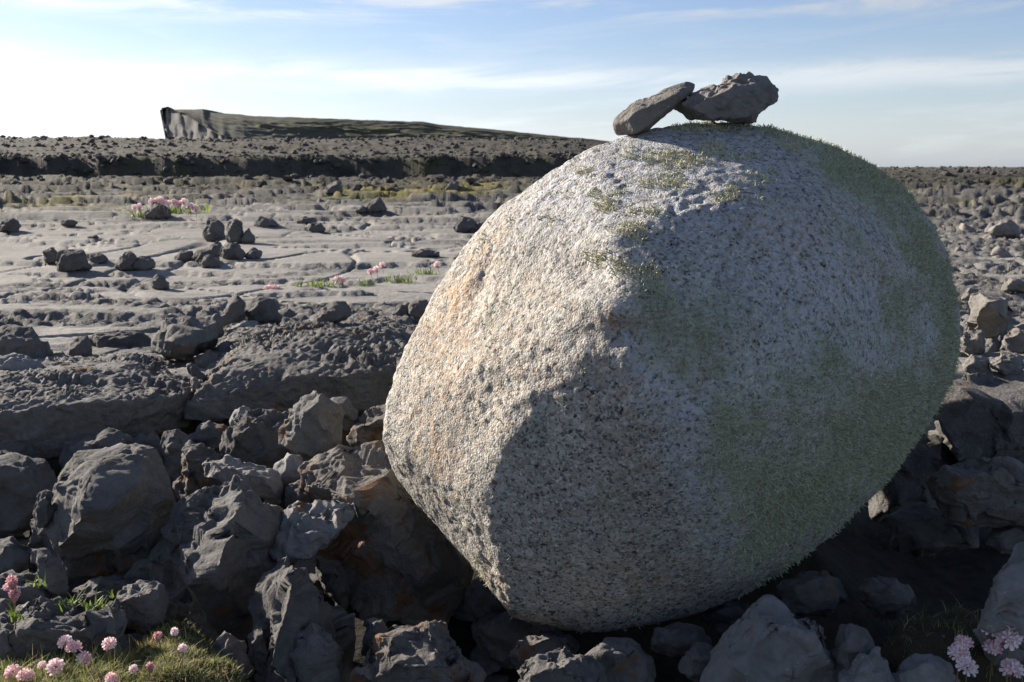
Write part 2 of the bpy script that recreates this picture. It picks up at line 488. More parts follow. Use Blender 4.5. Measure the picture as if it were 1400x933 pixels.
# ------------------------------------------------------------------ headland
def build_headland():
    prof = np.array([(222, 152.5), (232, 151), (250, 150), (281, 149), (285, 154), (330, 156.5), (350, 159), (400, 160.5), (460, 162.5), (500, 164.5), (560, 166), (580, 167), (605, 171), (680, 177.5), (720, 182), (760, 186), (800, 189.5), (840, 194), (1000, 205), (1200, 226)])
    px = np.linspace(222, 1200, 420)
    D0 = 1000.0
    top = np.array([at(a, b, D0)[2] for a, b in zip(px, np.interp(px, prof[:, 0], prof[:, 1]))])
    xs = np.array([at(a, 200, D0)[0] for a in px])
    rel = np.convolve(np.pad(top - EYE, 30, mode='edge'), np.ones(61) / 61, mode='valid')
    pc = np.stack([xs * 0.03, xs * 0 + 7, xs * 0], 1)
    # across: foot -> cliff -> slope -> crest -> plateau back
    s = np.concatenate([np.linspace(0, 0.3, 26), np.linspace(0.3, 1, 64)[1:], np.linspace(1, 2, 12)[1:]])
    V = []
    cf = 1 - sstep(300, 360, px + 12 * fbm(pc, 2))      # where the cliff face stands
    base = -22.0 + EYE
    jag = 2.2 * fbm(np.stack([xs * 0.05, xs * 0 + 4, xs * 0], 1), 4, 0.6) * cf
    turn = 130 * np.clip((px - 222) / 112, 0, 1) * (1 - sstep(335, 470, px))
    for sv in s:
        lw = np.stack([xs * 0.010, xs * 0 + sv * 6.0, xs * 0], 1)
        ch = EYE + np.maximum(rel, 0) * (0.93 - 0.52 * sstep(222, 318, px)) * cf + (1 - cf) * (rel * 0.25) + 2.0 * jag
        if sv <= 0.3:
            k = sv / 0.3
            z = base + (ch - base) * k
            y = D0 - 150 + 14 * k * cf + (1 - cf) * 60 * k - turn
            rr = np.stack([xs * 0.055, xs * 0 + k * 1.3, xs * 0], 1)
            y = y + cf * (16 * ridged(rr, 3, 0.6) + 5 * fbm(rr * 5, 3) + 4 * np.floor(k * 5 + 0.8 * fbm(rr, 2)) / 2)
        elif sv <= 1.0:
            k = (sv - 0.3) / 0.7
            z = ch + (top - ch) * k
            y = D0 - 128 + (1 - cf) * 38 + k * (128 - 38 * (1 - cf)) - turn * (1 - k)
            bul = math.sin(math.pi * min(1, k * 1.02)) * (1 - 0.75 * cf)
            z = z + bul * np.maximum(rel, 0) * 0.16 * (terr(fbm(lw, 4, 0.6), 0.25, 0.1) + 0.4 * fbm(lw * 5, 3))
            y = y + bul * 10 * fbm(lw * 3 + 30, 3)
        else:
            k = sv - 1
            z = top - 2.0 * k - 8 * k * k
            y = np.full_like(xs, D0) + 350 * k
        z = z + (0.9 * fbm(np.stack([xs * 0.06, xs * 0 + sv * 20, xs * 0], 1), 3, 0.6) * np.clip(rel / 20, 0, 1) if sv > 0.3 else 0)
        V.append(np.stack([xs * np.minimum(y / D0, 1.0), y, z], 1))
    V = np.array(V)
    nr, nt = V.shape[:2]
    # close the seaward end with a sheer wall running back
    V = V.reshape(-1, 3)
    idx = np.arange(nr * nt).reshape(nr, nt)
    F = np.stack([idx[:-1, :-1], idx[:-1, 1:], idx[1:, 1:], idx[1:, :-1]], -1).reshape(-1, 4)
    # seaward end: ragged overhanging face
    V[idx[:, 0], 0] += 5 * fbm(np.stack([V[idx[:, 0], 2] * 0.06, V[idx[:, 0], 1] * 0.05, idx[:, 0] * 0.0], 1), 3, 0.6)
    e = V[idx[:, 0]]
    foot = e.copy(); foot[:, 2] = base; foot[:, 0] = e[:, 0] + 2
    V = np.concatenate([V, foot]); n0 = nr * nt
    Fe = np.stack([idx[1:, 0], idx[:-1, 0], np.arange(nr - 1) + n0, np.arange(1, nr) + n0], -1)
    F = np.concatenate([F, Fe])
    # lean of the seaward edge: top juts out
    hz = np.clip((V[:, 2] - EYE) / 60.0, 0, 1); nearend = np.exp(-np.maximum(V[:, 0] * D0 / np.minimum(V[:, 1], D0) - xs[0], 0) / 14.0)
    V[:, 0] += (1 - hz) * 9.0 * nearend
    cliff = np.zeros(len(V)); cliff[:nr * nt] = (np.repeat((s <= 0.3) * 1.0, nt) * np.tile(cf, nr)); cliff[n0:] = 1
    m, t = new_mat('headland_turf_and_rock')
    pos = t.n('ShaderNodeNewGeometry').outputs['Position']
    st = t.n('ShaderNodeMapping', {0: pos}); st.inputs['Scale'].default_value = (0.006, 0.012, 0.13)
    a = t.noise(st.outputs[0], 1.0, 6.0, 0.65, 0.4)
    b = t.noise(pos, 0.05, 6.0, 0.65)
    f = t.math('ADD', t.math('MULTIPLY', a, 0.65), t.math('MULTIPLY', b, 0.35))
    turf = t.ramp(f, [(0.36, (0.06, 0.06, 0.052)), (0.46, (0.10, 0.10, 0.06)), (0.54, (0.09, 0.086, 0.075)), (0.64, (0.14, 0.14, 0.075))])
    cs = t.n('ShaderNodeMapping', {0: pos}); cs.inputs['Scale'].default_value = (0.14, 0.05, 0.02)
    rock = t.ramp(t.noise(cs.outputs[0], 1.0, 5.0, 0.6), [(0.35, (0.14, 0.135, 0.13)), (0.65, (0.25, 0.24, 0.23))])
    ca = t.n('ShaderNodeAttribute', attribute_name='cliff').outputs['Fac']
    finish(t, t.mix(ca, turf, rock), 0.95, t.n('ShaderNodeBump', {'Height': f, 'Strength': 0.5, 'Distance': 2.0}).outputs[0], 0.1)
    me = mesh_from('headland', V, F, m)
    attr(me, 'cliff', cliff)
    link('headland', me, kind='structure')
    TRIS[0] += len(F) * 2
build_headland()

# ------------------------------------------------------------------ granite boulder
def build_boulder():
    sil = [(523,600,1.95),(529,545,1.97),(545,497,2.0),(570,452,2.02),(595,398,2.05),(640,332,2.05),(690,282,2.05),(750,233,2.05),(810,199,2.05),(870,180,2.06),(930,169,2.08),(1000,167,2.1),(1060,175,2.1),(1130,196,2.12),(1190,224,2.15),(1235,256,2.15),(1275,302,2.15),(1300,360,2.12),(1313,420,2.1),(1312,480,2.07),(1302,522,2.05),(1275,572,2.0),(1240,622,1.95),(1200,671,1.9),(1140,727,1.86),(1080,776,1.82),(1020,816,1.79),(960,842,1.76),(900,857,1.74),(830,865,1.74),(770,857,1.76),(715,847,1.82),(690,822,1.90),(668,785,1.96),(628,738,2.0),(580,692,2.03),(540,645,2.02)]
    front = [(850,425,1.585),(800,470,1.62),(740,540,1.66),(690,610,1.67),(664,690,1.685),(688,770,1.70),(702,830,1.745),
             (830,330,1.72),(700,420,1.80),(620,520,1.80),(600,600,1.80),(636,640,1.75),(690,500,1.73),(720,320,1.89),
             (900,300,1.745),(960,240,1.86),(900,215,1.96),(800,250,1.95),
             (1030,280,1.765),(1130,270,1.865),
             (880,560,1.545),(900,650,1.56),(860,740,1.62),(840,820,1.69),(780,700,1.62),
             (1000,450,1.60),(1000,580,1.56),(1000,700,1.61),(1100,400,1.69),(1130,560,1.66),(1100,660,1.67),(1000,790,1.73),
             (1200,420,1.83),(1220,520,1.83),(1180,340,1.83),(1250,450,1.94)]
    pts = [at(*p) for p in sil + front]
    ctr = at(930, 510, 2.05)
    for p in sil:                        # the far side
        q = at(*p)
        b = ctr + (q - ctr) * 0.72; b[1] = 2.42
        pts.append(b)
        b2 = ctr + (q - ctr) * 0.35; b2[1] = 2.62
        pts.append(b2)
    N, h, vs = hull_planes(pts)
    c = ctr - np.array((0, 0.02, 0))
    ext = np.array((0.62, 0.52, 0.56))
    V, F, E, deg = star(N, h, c, ext, 168, 18)
    Nn = vnormals(V, F)
    # keep the size after smoothing
    V = V + Nn * 0.004
    p = V + 3.0
    V = V + Nn * (0.012 * fbm(p * 4.0, 3))[:, None]
    px, py = to_px(V)
    # flaked rim along the ridge and a hollow below it
    def gauss(x0, y0, rx, ry, rot=0.0):
        c_, s_ = math.cos(rot), math.sin(rot)
        dx, dy = px - x0, py - y0
        u = (dx * c_ + dy * s_) / rx; v = (-dx * s_ + dy * c_) / ry
        return np.exp(-(u * u + v * v))
    front_side = (Nn[:, 1] < 0.35)
    V = V + Nn * (front_side * (0.016 * gauss(822, 418, 46, 14, 0.3) - 0.014 * gauss(800, 368, 30, 18, 0.2) - 0.02 * gauss(850, 455, 55, 22, 0.1) + 0.010 * gauss(700, 590, 30, 60, 0.4)
              - 0.012 * gauss(655, 385, 10, 30, 0.3)))[:, None]
    Nn = vnormals(V, F)
    # coarse grain: crumbs of quartz and feldspar standing proud
    left = sstep(0.15, -0.25, Nn[:, 0] * 1.0 + Nn[:, 1] * 0.0 - 0.2 * Nn[:, 2])
    q = p + 0.004 * np.stack([pn(p * 60), pn(p * 60 + 5), pn(p * 60 + 11)], 1)
    cr = fbm(q * 62, 2, 0.6)
    cr2 = fbm(q * 26 + 7, 2, 0.6)
    g = 0.6 + 0.4 * sstep(-0.2, 0.3, fbm(p * 5 + 60, 2))
    V = V + Nn * ((0.0038 * cr + 0.0036 * cr2) * g * (0.75 + 0.5 * left))[:, None]
    # surface marks
    nz = fbm(p * 9 + 5, 4, 0.6); nz2 = fbm(p * 30 + 50, 3, 0.6)
    mo = np.zeros(len(V))
    for (x0, y0, rx, ry, rot, a) in [
        (1180, 245, 110, 34, 0.65, 1.05), (1268, 350, 30, 75, -0.32, 1.0), (1295, 445, 22, 70, 0.0, .9),
        (1235, 440, 45, 90, 0.05, .55), (1190, 600, 130, 75, -0.9, 1.15), (1100, 670, 110, 80, -0.7, .85), (1050, 750, 80, 50, -0.6, .65),
        (955, 455, 80, 70, 0.2, .78), (1010, 580, 60, 60, 0, .72), (900, 415, 60, 40, 0, .62), (1080, 185, 70, 14, 0.3, .95),
        (1080, 520, 120, 60, -0.5, .62), (1280, 520, 60, 50, -0.7, .7), (1160, 330, 60, 60, .4, .25), (1030, 650, 80, 60, 0, .65)]:
        mo = np.maximum(mo, a * gauss(x0, y0, rx, ry, rot))
    back = sstep(0.0, 0.6, Nn[:, 1] + 0.4 * Nn[:, 0])
    mo = np.maximum(mo, back * 0.75)
    moss = sstep(0.22, 0.82, mo * 0.95 + 0.70 * nz + 0.62 * nz2)
    film = np.maximum(moss, 0.75 * sstep(0.0, 0.8, mo + 0.5 * nz))
    # cushions on the crown
    cu = np.zeros(len(V))
    for (x0, y0, rx, ry, a) in [(930, 218, 60, 16, 1), (975, 205, 30, 12, 1), (862, 315, 36, 14, 1), (882, 322, 18, 18, 1), (828, 278, 22, 16, 1), (812, 350, 20, 12, .9), (900, 250, 50, 14, .8),
                                (960, 175, 60, 8, 1), (990, 268, 26, 12, .9), (1010, 215, 30, 8, .8), (865, 205, 20, 8, .9), (800, 235, 20, 10, .9), (770, 265, 18, 9, .7), (1040, 240, 30, 14, .8), (1085, 200, 40, 14, .9),
                                (855, 365, 30, 16, .8), (900, 375, 40, 20, .7), (845, 262, 14, 8, .8), (740, 300, 16, 8, .6), (880, 290, 40, 10, .6), (700, 300, 16, 8, .55), (920, 350, 36, 20, .55)]:
        cu = np.maximum(cu, a * gauss(x0, y0, rx, ry))
    cush = sstep(0.40, 0.85, cu * 0.95 + 0.85 * nz2 + 0.35 * nz) * front_side
    och = np.clip(.30 * gauss(680, 480, 120, 200, 0.3) + .36 * gauss(605, 470, 50, 130, 0.18) + 0.45 * gauss(600, 630, 30, 60, -0.4) + .55 * gauss(640, 380, 14, 90, 0.6) + 0.8 * gauss(840, 440, 30, 14) + .5 * gauss(870, 800, 110, 40) + .45 * gauss(680, 800, 16, 60, -.5)  # ochre stains, plus a broad painted warmth over the sunlit left face
                  + .35 * gauss(1100, 330, 120, 40, .4) + .3 * gauss(860, 560, 60, 140), 0, 1) * front_side
    crust = np.clip(0.8 * gauss(880, 230, 170, 70, -0.3) + .85 * gauss(1080, 340, 230, 110, 0.45) + .6 * gauss(1080, 520, 160, 110) + .9 * gauss(870, 470, 90, 30, .9) + .8 * gauss(950, 620, 40, 120, -0.3) + .6 * gauss(1180, 450, 90, 60) + .7 * gauss(975, 690, 30, 80, -.3) + .5 * gauss(760, 270, 80, 60, -.5), 0, 1) * front_side
    m, t = new_mat('granite')
    pos = t.n('ShaderNodeNewGeometry').outputs['Position']
    A = lambda n: t.n('ShaderNodeAttribute', attribute_name=n).outputs['Fac']
    wob = t.n('ShaderNodeVectorMath', {0: pos, 1: t.n('ShaderNodeVectorMath', {0: t.n('ShaderNodeTexNoise', {'Vector': pos, 'Scale': 160.0, 'Detail': 2.0}).outputs[1], 3: 0.006}, operation='SCALE').outputs[0]}, operation='ADD').outputs[0]
    vo = t.n('ShaderNodeTexVoronoi', {'Vector': wob, 'Scale': 225.0})
    rc = t.n('ShaderNodeSeparateColor', {0: vo.outputs['Color']}).outputs
    grain = t.ramp(rc[0], [(0.0, (0.03, 0.03, 0.032)), (0.15, (0.17, 0.172, 0.16)), (0.20, (0.37, 0.352, 0.32)), (0.50, (0.53, 0.50, 0.445)), (0.80, (0.58, 0.48, 0.37)), (0.90, (0.72, 0.69, 0.64))], 'CONSTANT')
    vo2 = t.n('ShaderNodeTexVoronoi', {'Vector': wob, 'Scale': 105.0})
    rc2 = t.n('ShaderNodeSeparateColor', {0: vo2.outputs['Color']}).outputs
    big = t.ramp(rc2[1], [(0.0, (0.06, 0.06, 0.062)), (0.09, (0.32, 0.31, 0.285)), (0.5, (0.50, 0.475, 0.43)), (0.82, (0.70, 0.67, 0.62))], 'CONSTANT')
    col = t.mix(1.0, t.mix(0.34, grain, big), (0.86, 0.87, 0.865), 'MULTIPLY')
    mott = t.noise(pos, 9.0, 5.0, 0.6)
    col = t.mix(t.ramp(mott, [(0.35, 0.55), (0.65, 0.0)]), col, t.mix(1.0, col, (0.62, 0.62, 0.62), 'MULTIPLY'))
    nfine = t.noise(pos, 45.0, 4.0, 0.65)
    om = t.math('MULTIPLY', A('ochre'), t.ramp(nfine, [(0.38, 0.0), (0.62, 0.95)]))
    col = t.mix(om, col, t.mix(1.0, t.mix(0.35, col, (0.6, 0.5, 0.4)), (1.05, 0.74, 0.46), 'MULTIPLY'))
    cm = t.math('MULTIPLY', A('crust'), t.ramp(t.noise(pos, 70.0, 5.0, 0.7), [(0.45, 0.0), (0.60, 0.68)]))
    col = t.mix(cm, col, (0.47, 0.49, 0.55))
    lm = t.math('MULTIPLY', A('moss'), t.ramp(t.noise(pos, 90.0, 4.0, 0.6), [(0.3, 0.25), (0.6, 0.85)]))
    col = t.mix(lm, col, (0.31, 0.335, 0.215))
    hgt = t.math('ADD', t.math('MULTIPLY', vo.outputs['Distance'], -0.9), t.math('MULTIPLY', t.noise(pos, 230.0, 4.0, 0.7), 1.3))
    hgt = t.math('ADD', hgt, t.math('MULTIPLY', t.noise(pos, 80.0, 4.0, 0.65), 1.6))
    nrm = t.n('ShaderNodeBump', {'Height': hgt, 'Strength': 0.6, 'Distance': 0.0042}).outputs[0]
    finish(t, col, 0.8, nrm, 0.3)
    lo = np.array((c[0], c[1], V[:, 2].min()))
    me = mesh_from('granite_boulder', V - lo, F, m)
    attr(me, 'moss', film); attr(me, 'ochre', och); attr(me, 'crust', crust)
    o = link('granite_boulder', me, lo, label='huge rounded speckled granite boulder with green lichen, balanced on the dark rubble', cat='boulder')
    TRIS[0] += len(F) * 2
    # ---- shaggy lichen: forked ribbons
    r = np.random.default_rng(5)
    dens = np.maximum(moss * 1.0, cush * 1.5) 
    P4 = V[F]; fa = np.linalg.norm(np.cross(P4[:, 1] - P4[:, 0], P4[:, 3] - P4[:, 0]), axis=1)
    fd = dens[F].mean(1)
    hid = np.where(Nn[F[:, 0], 1] > 0.5, 0.3, 1.0)
    wgt = fa * fd * hid
    cnt = int(min(70000, wgt.sum() * 80000))
    fi = r.choice(len(F), cnt, p=wgt / wgt.sum())
    uv = r.random((cnt, 2))
    a, b, c4, d = (P4[fi, k] for k in range(4))
    base = a * ((1 - uv[:, :1]) * (1 - uv[:, 1:])) + b * (uv[:, :1] * (1 - uv[:, 1:])) + c4 * (uv[:, :1] * uv[:, 1:]) + d * ((1 - uv[:, :1]) * uv[:, 1:])
    nn = Nn[F[fi, 0]]
    cushy = cush[F[fi, 0]]
    clump = fbm(base * 55, 2)
    rv = r.normal(size=(cnt, 3)); rv /= np.linalg.norm(rv, axis=1)[:, None]
    dirv = nn * 0.8 + rv * 0.75 + np.array((0, 0, 0.15)); dirv /= np.linalg.norm(dirv, axis=1)[:, None]
    L = (0.0038 + 0.0056 * r.random(cnt)) * (1 + 0.5 * clump) * (1 - 0.3 * cushy)
    side = np.cross(dirv, r.normal(size=(cnt, 3))); side /= np.linalg.norm(side, axis=1)[:, None]
    wd = (0.0006 + 0.0005 * r.random(cnt))[:, None]
    bend = r.normal(size=(cnt, 3)) * 0.35
    m1 = base + dirv * (L * 0.55)[:, None]
    d2 = dirv + bend; d2 /= np.linalg.norm(d2, axis=1)[:, None]
    tip = m1 + d2 * (L * 0.55)[:, None]
    base = base - nn * 0.002
    VV = np.stack([base - side * wd, base + side * wd, m1 + side * wd * 0.9, m1 - side * wd * 0.9, tip + side * wd * .5, tip - side * wd * .5], 1).reshape(-1, 3)
    k = np.arange(cnt)[:, None] * 6
    FF = np.concatenate([k + np.array([0, 1, 2, 3]), k + np.array([3, 2, 4, 5])])
    m2, t = new_mat('shaggy_lichen')
    tv = t.n('ShaderNodeAttribute', attribute_name='tint').outputs['Fac']
    colr = t.ramp(tv, [(0.0, (0.31, 0.33, 0.215)), (0.45, (0.47, 0.485, 0.325)), (0.75, (0.57, 0.55, 0.36)), (1.0, (0.64, 0.57, 0.36))])
    finish(t, colr, 0.9, None, 0.1)
    me2 = mesh_from('lichen', VV - lo, FF, m2, smooth=False)
    tint = np.clip(0.38 + 0.22 * r.normal(size=cnt) * 0.6 + 0.25 * clump + 0.42 * cushy, 0, 1)
    attr(me2, 'tint', np.repeat(tint, 6))
    link('lichen', me2, parent=o, kind='stuff')
    TRIS[0] += len(FF) * 2
    return o
BOULDER = build_boulder()
print('boulder', time.time() - T0, TRIS)

# ------------------------------------------------------------------ traced rocks
SEED = [100]
def rock(label, pts, D=None, t=0.5, top=0.5, karst=0.5, amp=1.0, mat=None, name='limestone_rock', cat='rock', group='limestone rocks broken from the pavement', chips=16, res=1.0, fr=None, extra=(), sm=1, capy=0.0, fine=1.0, facet=1.35, ripple=0.0):
    SEED[0] += 1
    sd = SEED[0]
    r = np.random.default_rng(sd)
    P = np.array([(p[0], p[1]) for p in pts], float)
    x0, y0 = P.min(0); x1, y1 = P.max(0)
    if D is None: D = 1120.0 / max(y1 - 225, 40)
    w, h = (x1 - x0) * D / FPX, (y1 - y0) * D / FPX
    th = t * math.sqrt(w * h)
    cx, cy = P.mean(0)
    W = []
    for p in pts:
        if len(p) == 3: W.append(at(*p)); continue
        rel = (cy - p[1]) / max(y1 - y0, 1)              # + above centre
        W.append(at(p[0], p[1], D + th * top * 1.2 * rel))
    f = 0.62 if fr is None else fr
    for p in P:                                           # bulging front and back
        q = np.array((cx, cy)) + (p - (cx, cy)) * f
        q[1] += (0.16 * top + capy) * (y1 - y0)
        W.append(at(q[0], q[1], D - th * (0.62 + 0.1 * r.random())))
        q = np.array((cx, cy)) + (p - (cx, cy)) * 0.7
        W.append(at(q[0], q[1], D + th * (0.75 + 0.2 * r.random())))
    for e in extra: W.append(at(*e))
    W = np.array(W)
    N, hh, vs = hull_planes(W)
    c = vs.mean(0)
    e = np.maximum((vs.max(0) - vs.min(0)) / 2, 0.01)
    size = float(np.sort(e)[1] * 2)
    nn, hs = [], []
    for _ in range(chips):
        n = r.normal(size=3); n /= np.linalg.norm(n)
        s = (vs @ n); nn.append(n); hs.append(s.max() - (s.max() - s.min()) * r.uniform(0.01, 0.085))
    if chips:
        N = np.concatenate([N, nn]); hh = np.concatenate([hh, hs])
    L = max(x1 - x0, y1 - y0)
    n = int(np.clip(L * 0.27 * res, 8, 84))
    V, F, E, deg = star(N, hh, c, e, n, sm + n // 30)
    V = c + (V - c) * 1.045
    V = relief(V, F, size, sd, karst, amp, fine, facet)
    if ripple:
        q = V * np.array((9.0, 5.0, 4.5)) + sd + 0.25 * np.stack([pn(V * 9), pn(V * 9 + 7), pn(V * 9 + 3)], 1)
        V = V + vnormals(V, F) * (ripple * (ridged(q, 2) - 0.65))[:, None]
    lo = np.array((c[0], c[1], V[:, 2].min()))
    me = mesh_from(name, V - lo, F, mat or LIME)
    TRIS[0] += len(F) * 2
    return link(name, me, lo, label=label, cat=cat, group=group)

# two stones balanced on the crown
GC = 'stones balanced on the granite boulder'
rock('long narrow grey stone leaning on top of the boulder against the chunky stone', [(838,172),(846,155),(868,140),(900,129),(938,110),(949,116),(946,128),(915,151),(880,181),(862,188),(843,187)], D=2.07, t=0.42, top=0.4, karst=0.25, amp=0.6, mat=LIME_BROWN, name='balanced_stone', cat='stone', group=GC, chips=5, res=1.4, facet=0.25)
rock('chunky pitted grey stone lying on the crown of the granite boulder', [(917,150),(934,131),(960,124),(985,109),(1010,103),(1048,105),(1063,122),(1060,140),(1046,155),(1030,164),(1000,166),(962,167),(932,160)], D=2.07, t=0.5, top=0.5, karst=1.3, amp=1.3, mat=LIME_BROWN, name='balanced_stone', cat='stone', group=GC, chips=8, res=1.4, facet=0.45)
rock('small dark stone wedged under the chunky stone on the boulder top', [(990,160),(1033,154),(1034,168),(1000,172)], D=2.1, t=0.6, top=0.3, karst=0.3, mat=LIME_BROWN, name='balanced_stone', cat='stone', group=GC, chips=3, res=2.5, facet=0.3)

R = rock
# ---- ledge slabs behind the hollow
GS = 'slabs along the ledge'
R('big pitted grey slab at the left edge with a deep shaded front', [(-60,560,2.62),(-60,520,3.0),(0,528,3.02),(60,500,3.35),(130,486,3.65),(200,474,3.85),(250,490,3.7),(260,520,3.25),(258,535,2.98),(225,543,2.84),(170,549,2.76),(115,552,2.70),(60,556,2.66),(0,566,2.6),(-60,640,2.62),(0,632,2.60),(100,622,2.70),(200,596,2.82),(255,578,2.95)],
  D=3.0, t=0.3, top=0, karst=1.5, amp=0.35, fr=0.02, mat=LIME_SLAB, name='limestone_slab', cat='slab', group=GS, chips=3, res=1.02, sm=2, facet=0.3, extra=[(150,600,3.6),(240,560,3.6),(20,600,3.3)])
R('broad dark pitted slab beside the boulder with a straight shaded front edge', [(262,548,2.90),(286,528,2.92),(305,462,3.75),(322,447,4.05),(380,441,4.15),(440,436,4.25),(500,432,4.3),(575,440,4.1),(585,470,3.5),(570,500,3.05),(520,506,2.98),(460,511,2.94),(400,511,2.93),(335,510,2.93),(300,518,2.92),(258,566,2.90),(300,562,2.92),(345,570,2.93),(420,578,2.94),(520,566,2.98),(560,556,3.02)],
  D=3.2, t=0.3, top=0, karst=1.6, amp=0.3, fr=0.02, mat=LIME_SLAB, name='limestone_slab', cat='slab', group=GS, chips=2, res=1.02, sm=2, facet=0.3, extra=[(320,540,3.8),(540,520,3.9)])
# rocks standing on / behind the slabs
R('pointed pale grey rock standing between the two ledge slabs', [(211,470),(214,452),(246,430),(264,434),(286,440),(299,465),(286,480),(256,492),(228,485),(212,478)], D=3.5, t=0.5, top=0.5, karst=0.35, mat=LIME, extra=[(240,470,3.2)])
R('sharp peaked rock on the back edge of the broad dark slab', [(295,440),(308,422),(322,401),(333,413),(336,435),(320,444),(300,446)], D=3.9, t=0.5, top=0.3, karst=0.3)
R('rounded block beside the sharp peaked rock behind the dark slab', [(337,420),(350,405),(372,411),(382,426),(383,446),(352,448),(338,438)], D=3.95, t=0.5, top=0.3, karst=0.2)
R('thin flat stone lying under the sharp peaked rock', [(305,448),(330,440),(352,440),(356,450),(330,456),(308,455)], D=3.8, t=0.5, top=0.5, karst=0.2, mat=LIME_PALE)
R('twin humped grey rock on the rear of the dark slab beside the thrift', [(424,437),(445,416),(470,411),(482,430),(457,437),(441,452),(428,447)], D=3.75, t=0.5, top=0.4, karst=0.5)
R('dark squat rock touching the left edge of the boulder', [(560,432),(556,418),(570,409),(587,411),(590,432),(575,438)], D=4.3, t=0.5, top=0.3)
R('low dark rock left of the squat rock by the boulder edge', [(533,430),(546,415),(558,417),(564,432),(548,437)], D=4.35, t=0.5, top=0.3)
R('low pale stone at the far right end of the dark slab', [(484,434),(500,426),(518,428),(520,437),(500,440)], D=4.2, t=0.5, top=0.5)
R('dark long rock behind the left slab at the photo edge', [(-30,470),(0,450),(20,446),(42,452),(56,464),(71,476),(73,497),(30,505),(-30,510)], D=3.55, t=0.5, top=0.3, karst=0.3)
R('thin pale tilted stone lying before the long dark rock', [(-10,492),(16,484),(40,490),(62,500),(32,513),(-10,522)], D=3.2, t=0.5, top=0.8, karst=0.4, mat=LIME_PALE)
R('small square stone beside the long dark rock', [(72,484),(87,481),(89,497),(72,500)], D=3.5, t=0.5, top=0.3)
R('small upright grey rock rising behind the left slab', [(91,488),(93,474),(105,462),(122,460),(126,490),(97,499)], D=3.6, t=0.5, top=0.3, karst=0.3)
R('wide low block behind the left slab, notched on top', [(123,465),(130,456),(168,454),(206,457),(213,475),(190,486),(150,492),(126,492)], D=3.85, t=0.4, top=0.3, karst=0.3)
R('little grey rock leaning against the pointed pale rock', [(284,445),(295,426),(305,436),(306,462),(292,470),(284,462)], D=3.75, t=0.5, top=0.3)
R('thin plate of stone stuck in the gap between slabs', [(252,499),(262,496),(284,516),(282,523),(262,514)], D=3.05, t=0.4, top=0.4, karst=0.2)
R('small bright stone in the gap between slabs', [(261,516),(270,517),(277,530),(262,541)], D=2.95, t=0.5, top=0.2, karst=0.1, mat=LIME_PALE)
R('dark stone filling the gap behind the thin plate', [(266,490),(284,478),(300,486),(296,520),(278,510)], D=3.3, t=0.5, top=0.5, karst=0.2)

# ---- hollow: left
R('dark block under the left slab at the photo edge', [(-40,628),(0,622),(66,636),(79,660),(62,702),(28,735),(-40,745)], D=2.45, t=0.5, top=0.2, karst=0.3)
R('shaded rock under the left slab beside the domed boulder', [(76,640),(92,606),(140,590),(172,594),(180,640),(130,668),(84,668)], D=2.58, t=0.4, top=0.2, karst=0.2)
R('dark block under the right end of the left slab', [(150,600),(210,588),(226,606),(222,650),(180,660),(150,640)], D=2.68, t=0.4, top=0.2, karst=0.2)
R('narrow shaded rock right of the crack below the left slab', [(223,596),(243,582),(262,598),(264,650),(240,690),(224,650)], D=2.6, t=0.4, top=0.2, karst=0.2)
R('dim rock in the recess under the broad dark slab', [(255,596),(280,578),(312,582),(316,612),(285,626),(258,620)], D=2.75, t=0.5, top=0.3, karst=0.2)
R('large dark domed rock with orange lichen spots at the left', [(48,700),(62,668),(78,670),(100,645),(128,627),(160,617),(200,620),(219,633),(227,662),(238,700),(225,750),(200,786),(140,798),(80,785),(18,782),(33,738)], D=2.08, t=0.5, top=0.35, karst=0.55, mat=LIME, res=1.1, extra=[(140,690,1.84)])
R('small horn of rock at the left shoulder of the domed rock', [(46,702),(50,678),(60,668),(72,674),(74,706),(60,724),(48,720)], D=2.0, t=0.5, top=0.4, karst=0.6)
R('dark low rock between the domed rock and the flower turf', [(165,792),(190,765),(218,760),(222,790),(200,806)], D=1.95, t=0.5, top=0.2, karst=0.2)
R('flat dark rock at the foot of the domed rock', [(100,806),(130,788),(190,790),(212,800),(190,815),(120,816)], D=1.9, t=0.5, top=0.3, karst=0.2)
R('dark rock at the left edge below the domed rock', [(-20,745),(20,735),(40,748),(48,775),(20,790),(-20,790)], D=2.0, t=0.5, top=0.3, karst=0.3)
# ---- hollow: centre
R('upright jagged rock with a lit left edge, behind the flat grey stone', [(243,665),(248,640),(252,614),(263,602),(284,613),(303,620),(300,655),(285,690),(252,692)], D=2.42, t=0.5, top=0.3, karst=0.7)
R('rough crusty dark rock below the broad slab', [(304,600),(308,588),(330,568),(346,560),(366,558),(400,566),(408,585),(392,612),(396,636),(352,645),(304,630)], D=2.45, t=0.5, top=0.5, karst=1.0)
R('small smooth pale stone tucked under the broad slab', [(312,580),(322,559),(334,554),(348,566),(340,584),(320,590)], D=2.6, t=0.5, top=0.3, karst=0.1, mat=LIME_PALE)
R('knobbly lumpy grey rock with a tapered foot below the broad slab', [(387,592),(391,578),(408,570),(412,553),(434,532),(456,546),(466,566),(468,598),(452,622),(430,634),(406,622),(388,606)], D=2.33, t=0.55, top=0.4, karst=0.7, mat=LIME, amp=1.3)
R('angled grey slab propped behind the knobbly rock', [(450,545),(474,545),(491,570),(484,592),(462,592)], D=2.55, t=0.5, top=0.5, karst=0.3, mat=LIME)
R('rusty rock in shadow by the left flank of the boulder', [(472,604),(500,562),(530,554),(545,580),(540,612),(482,618)], D=2.5, t=0.5, top=0.6, karst=0.9, mat=LIME_RUST)
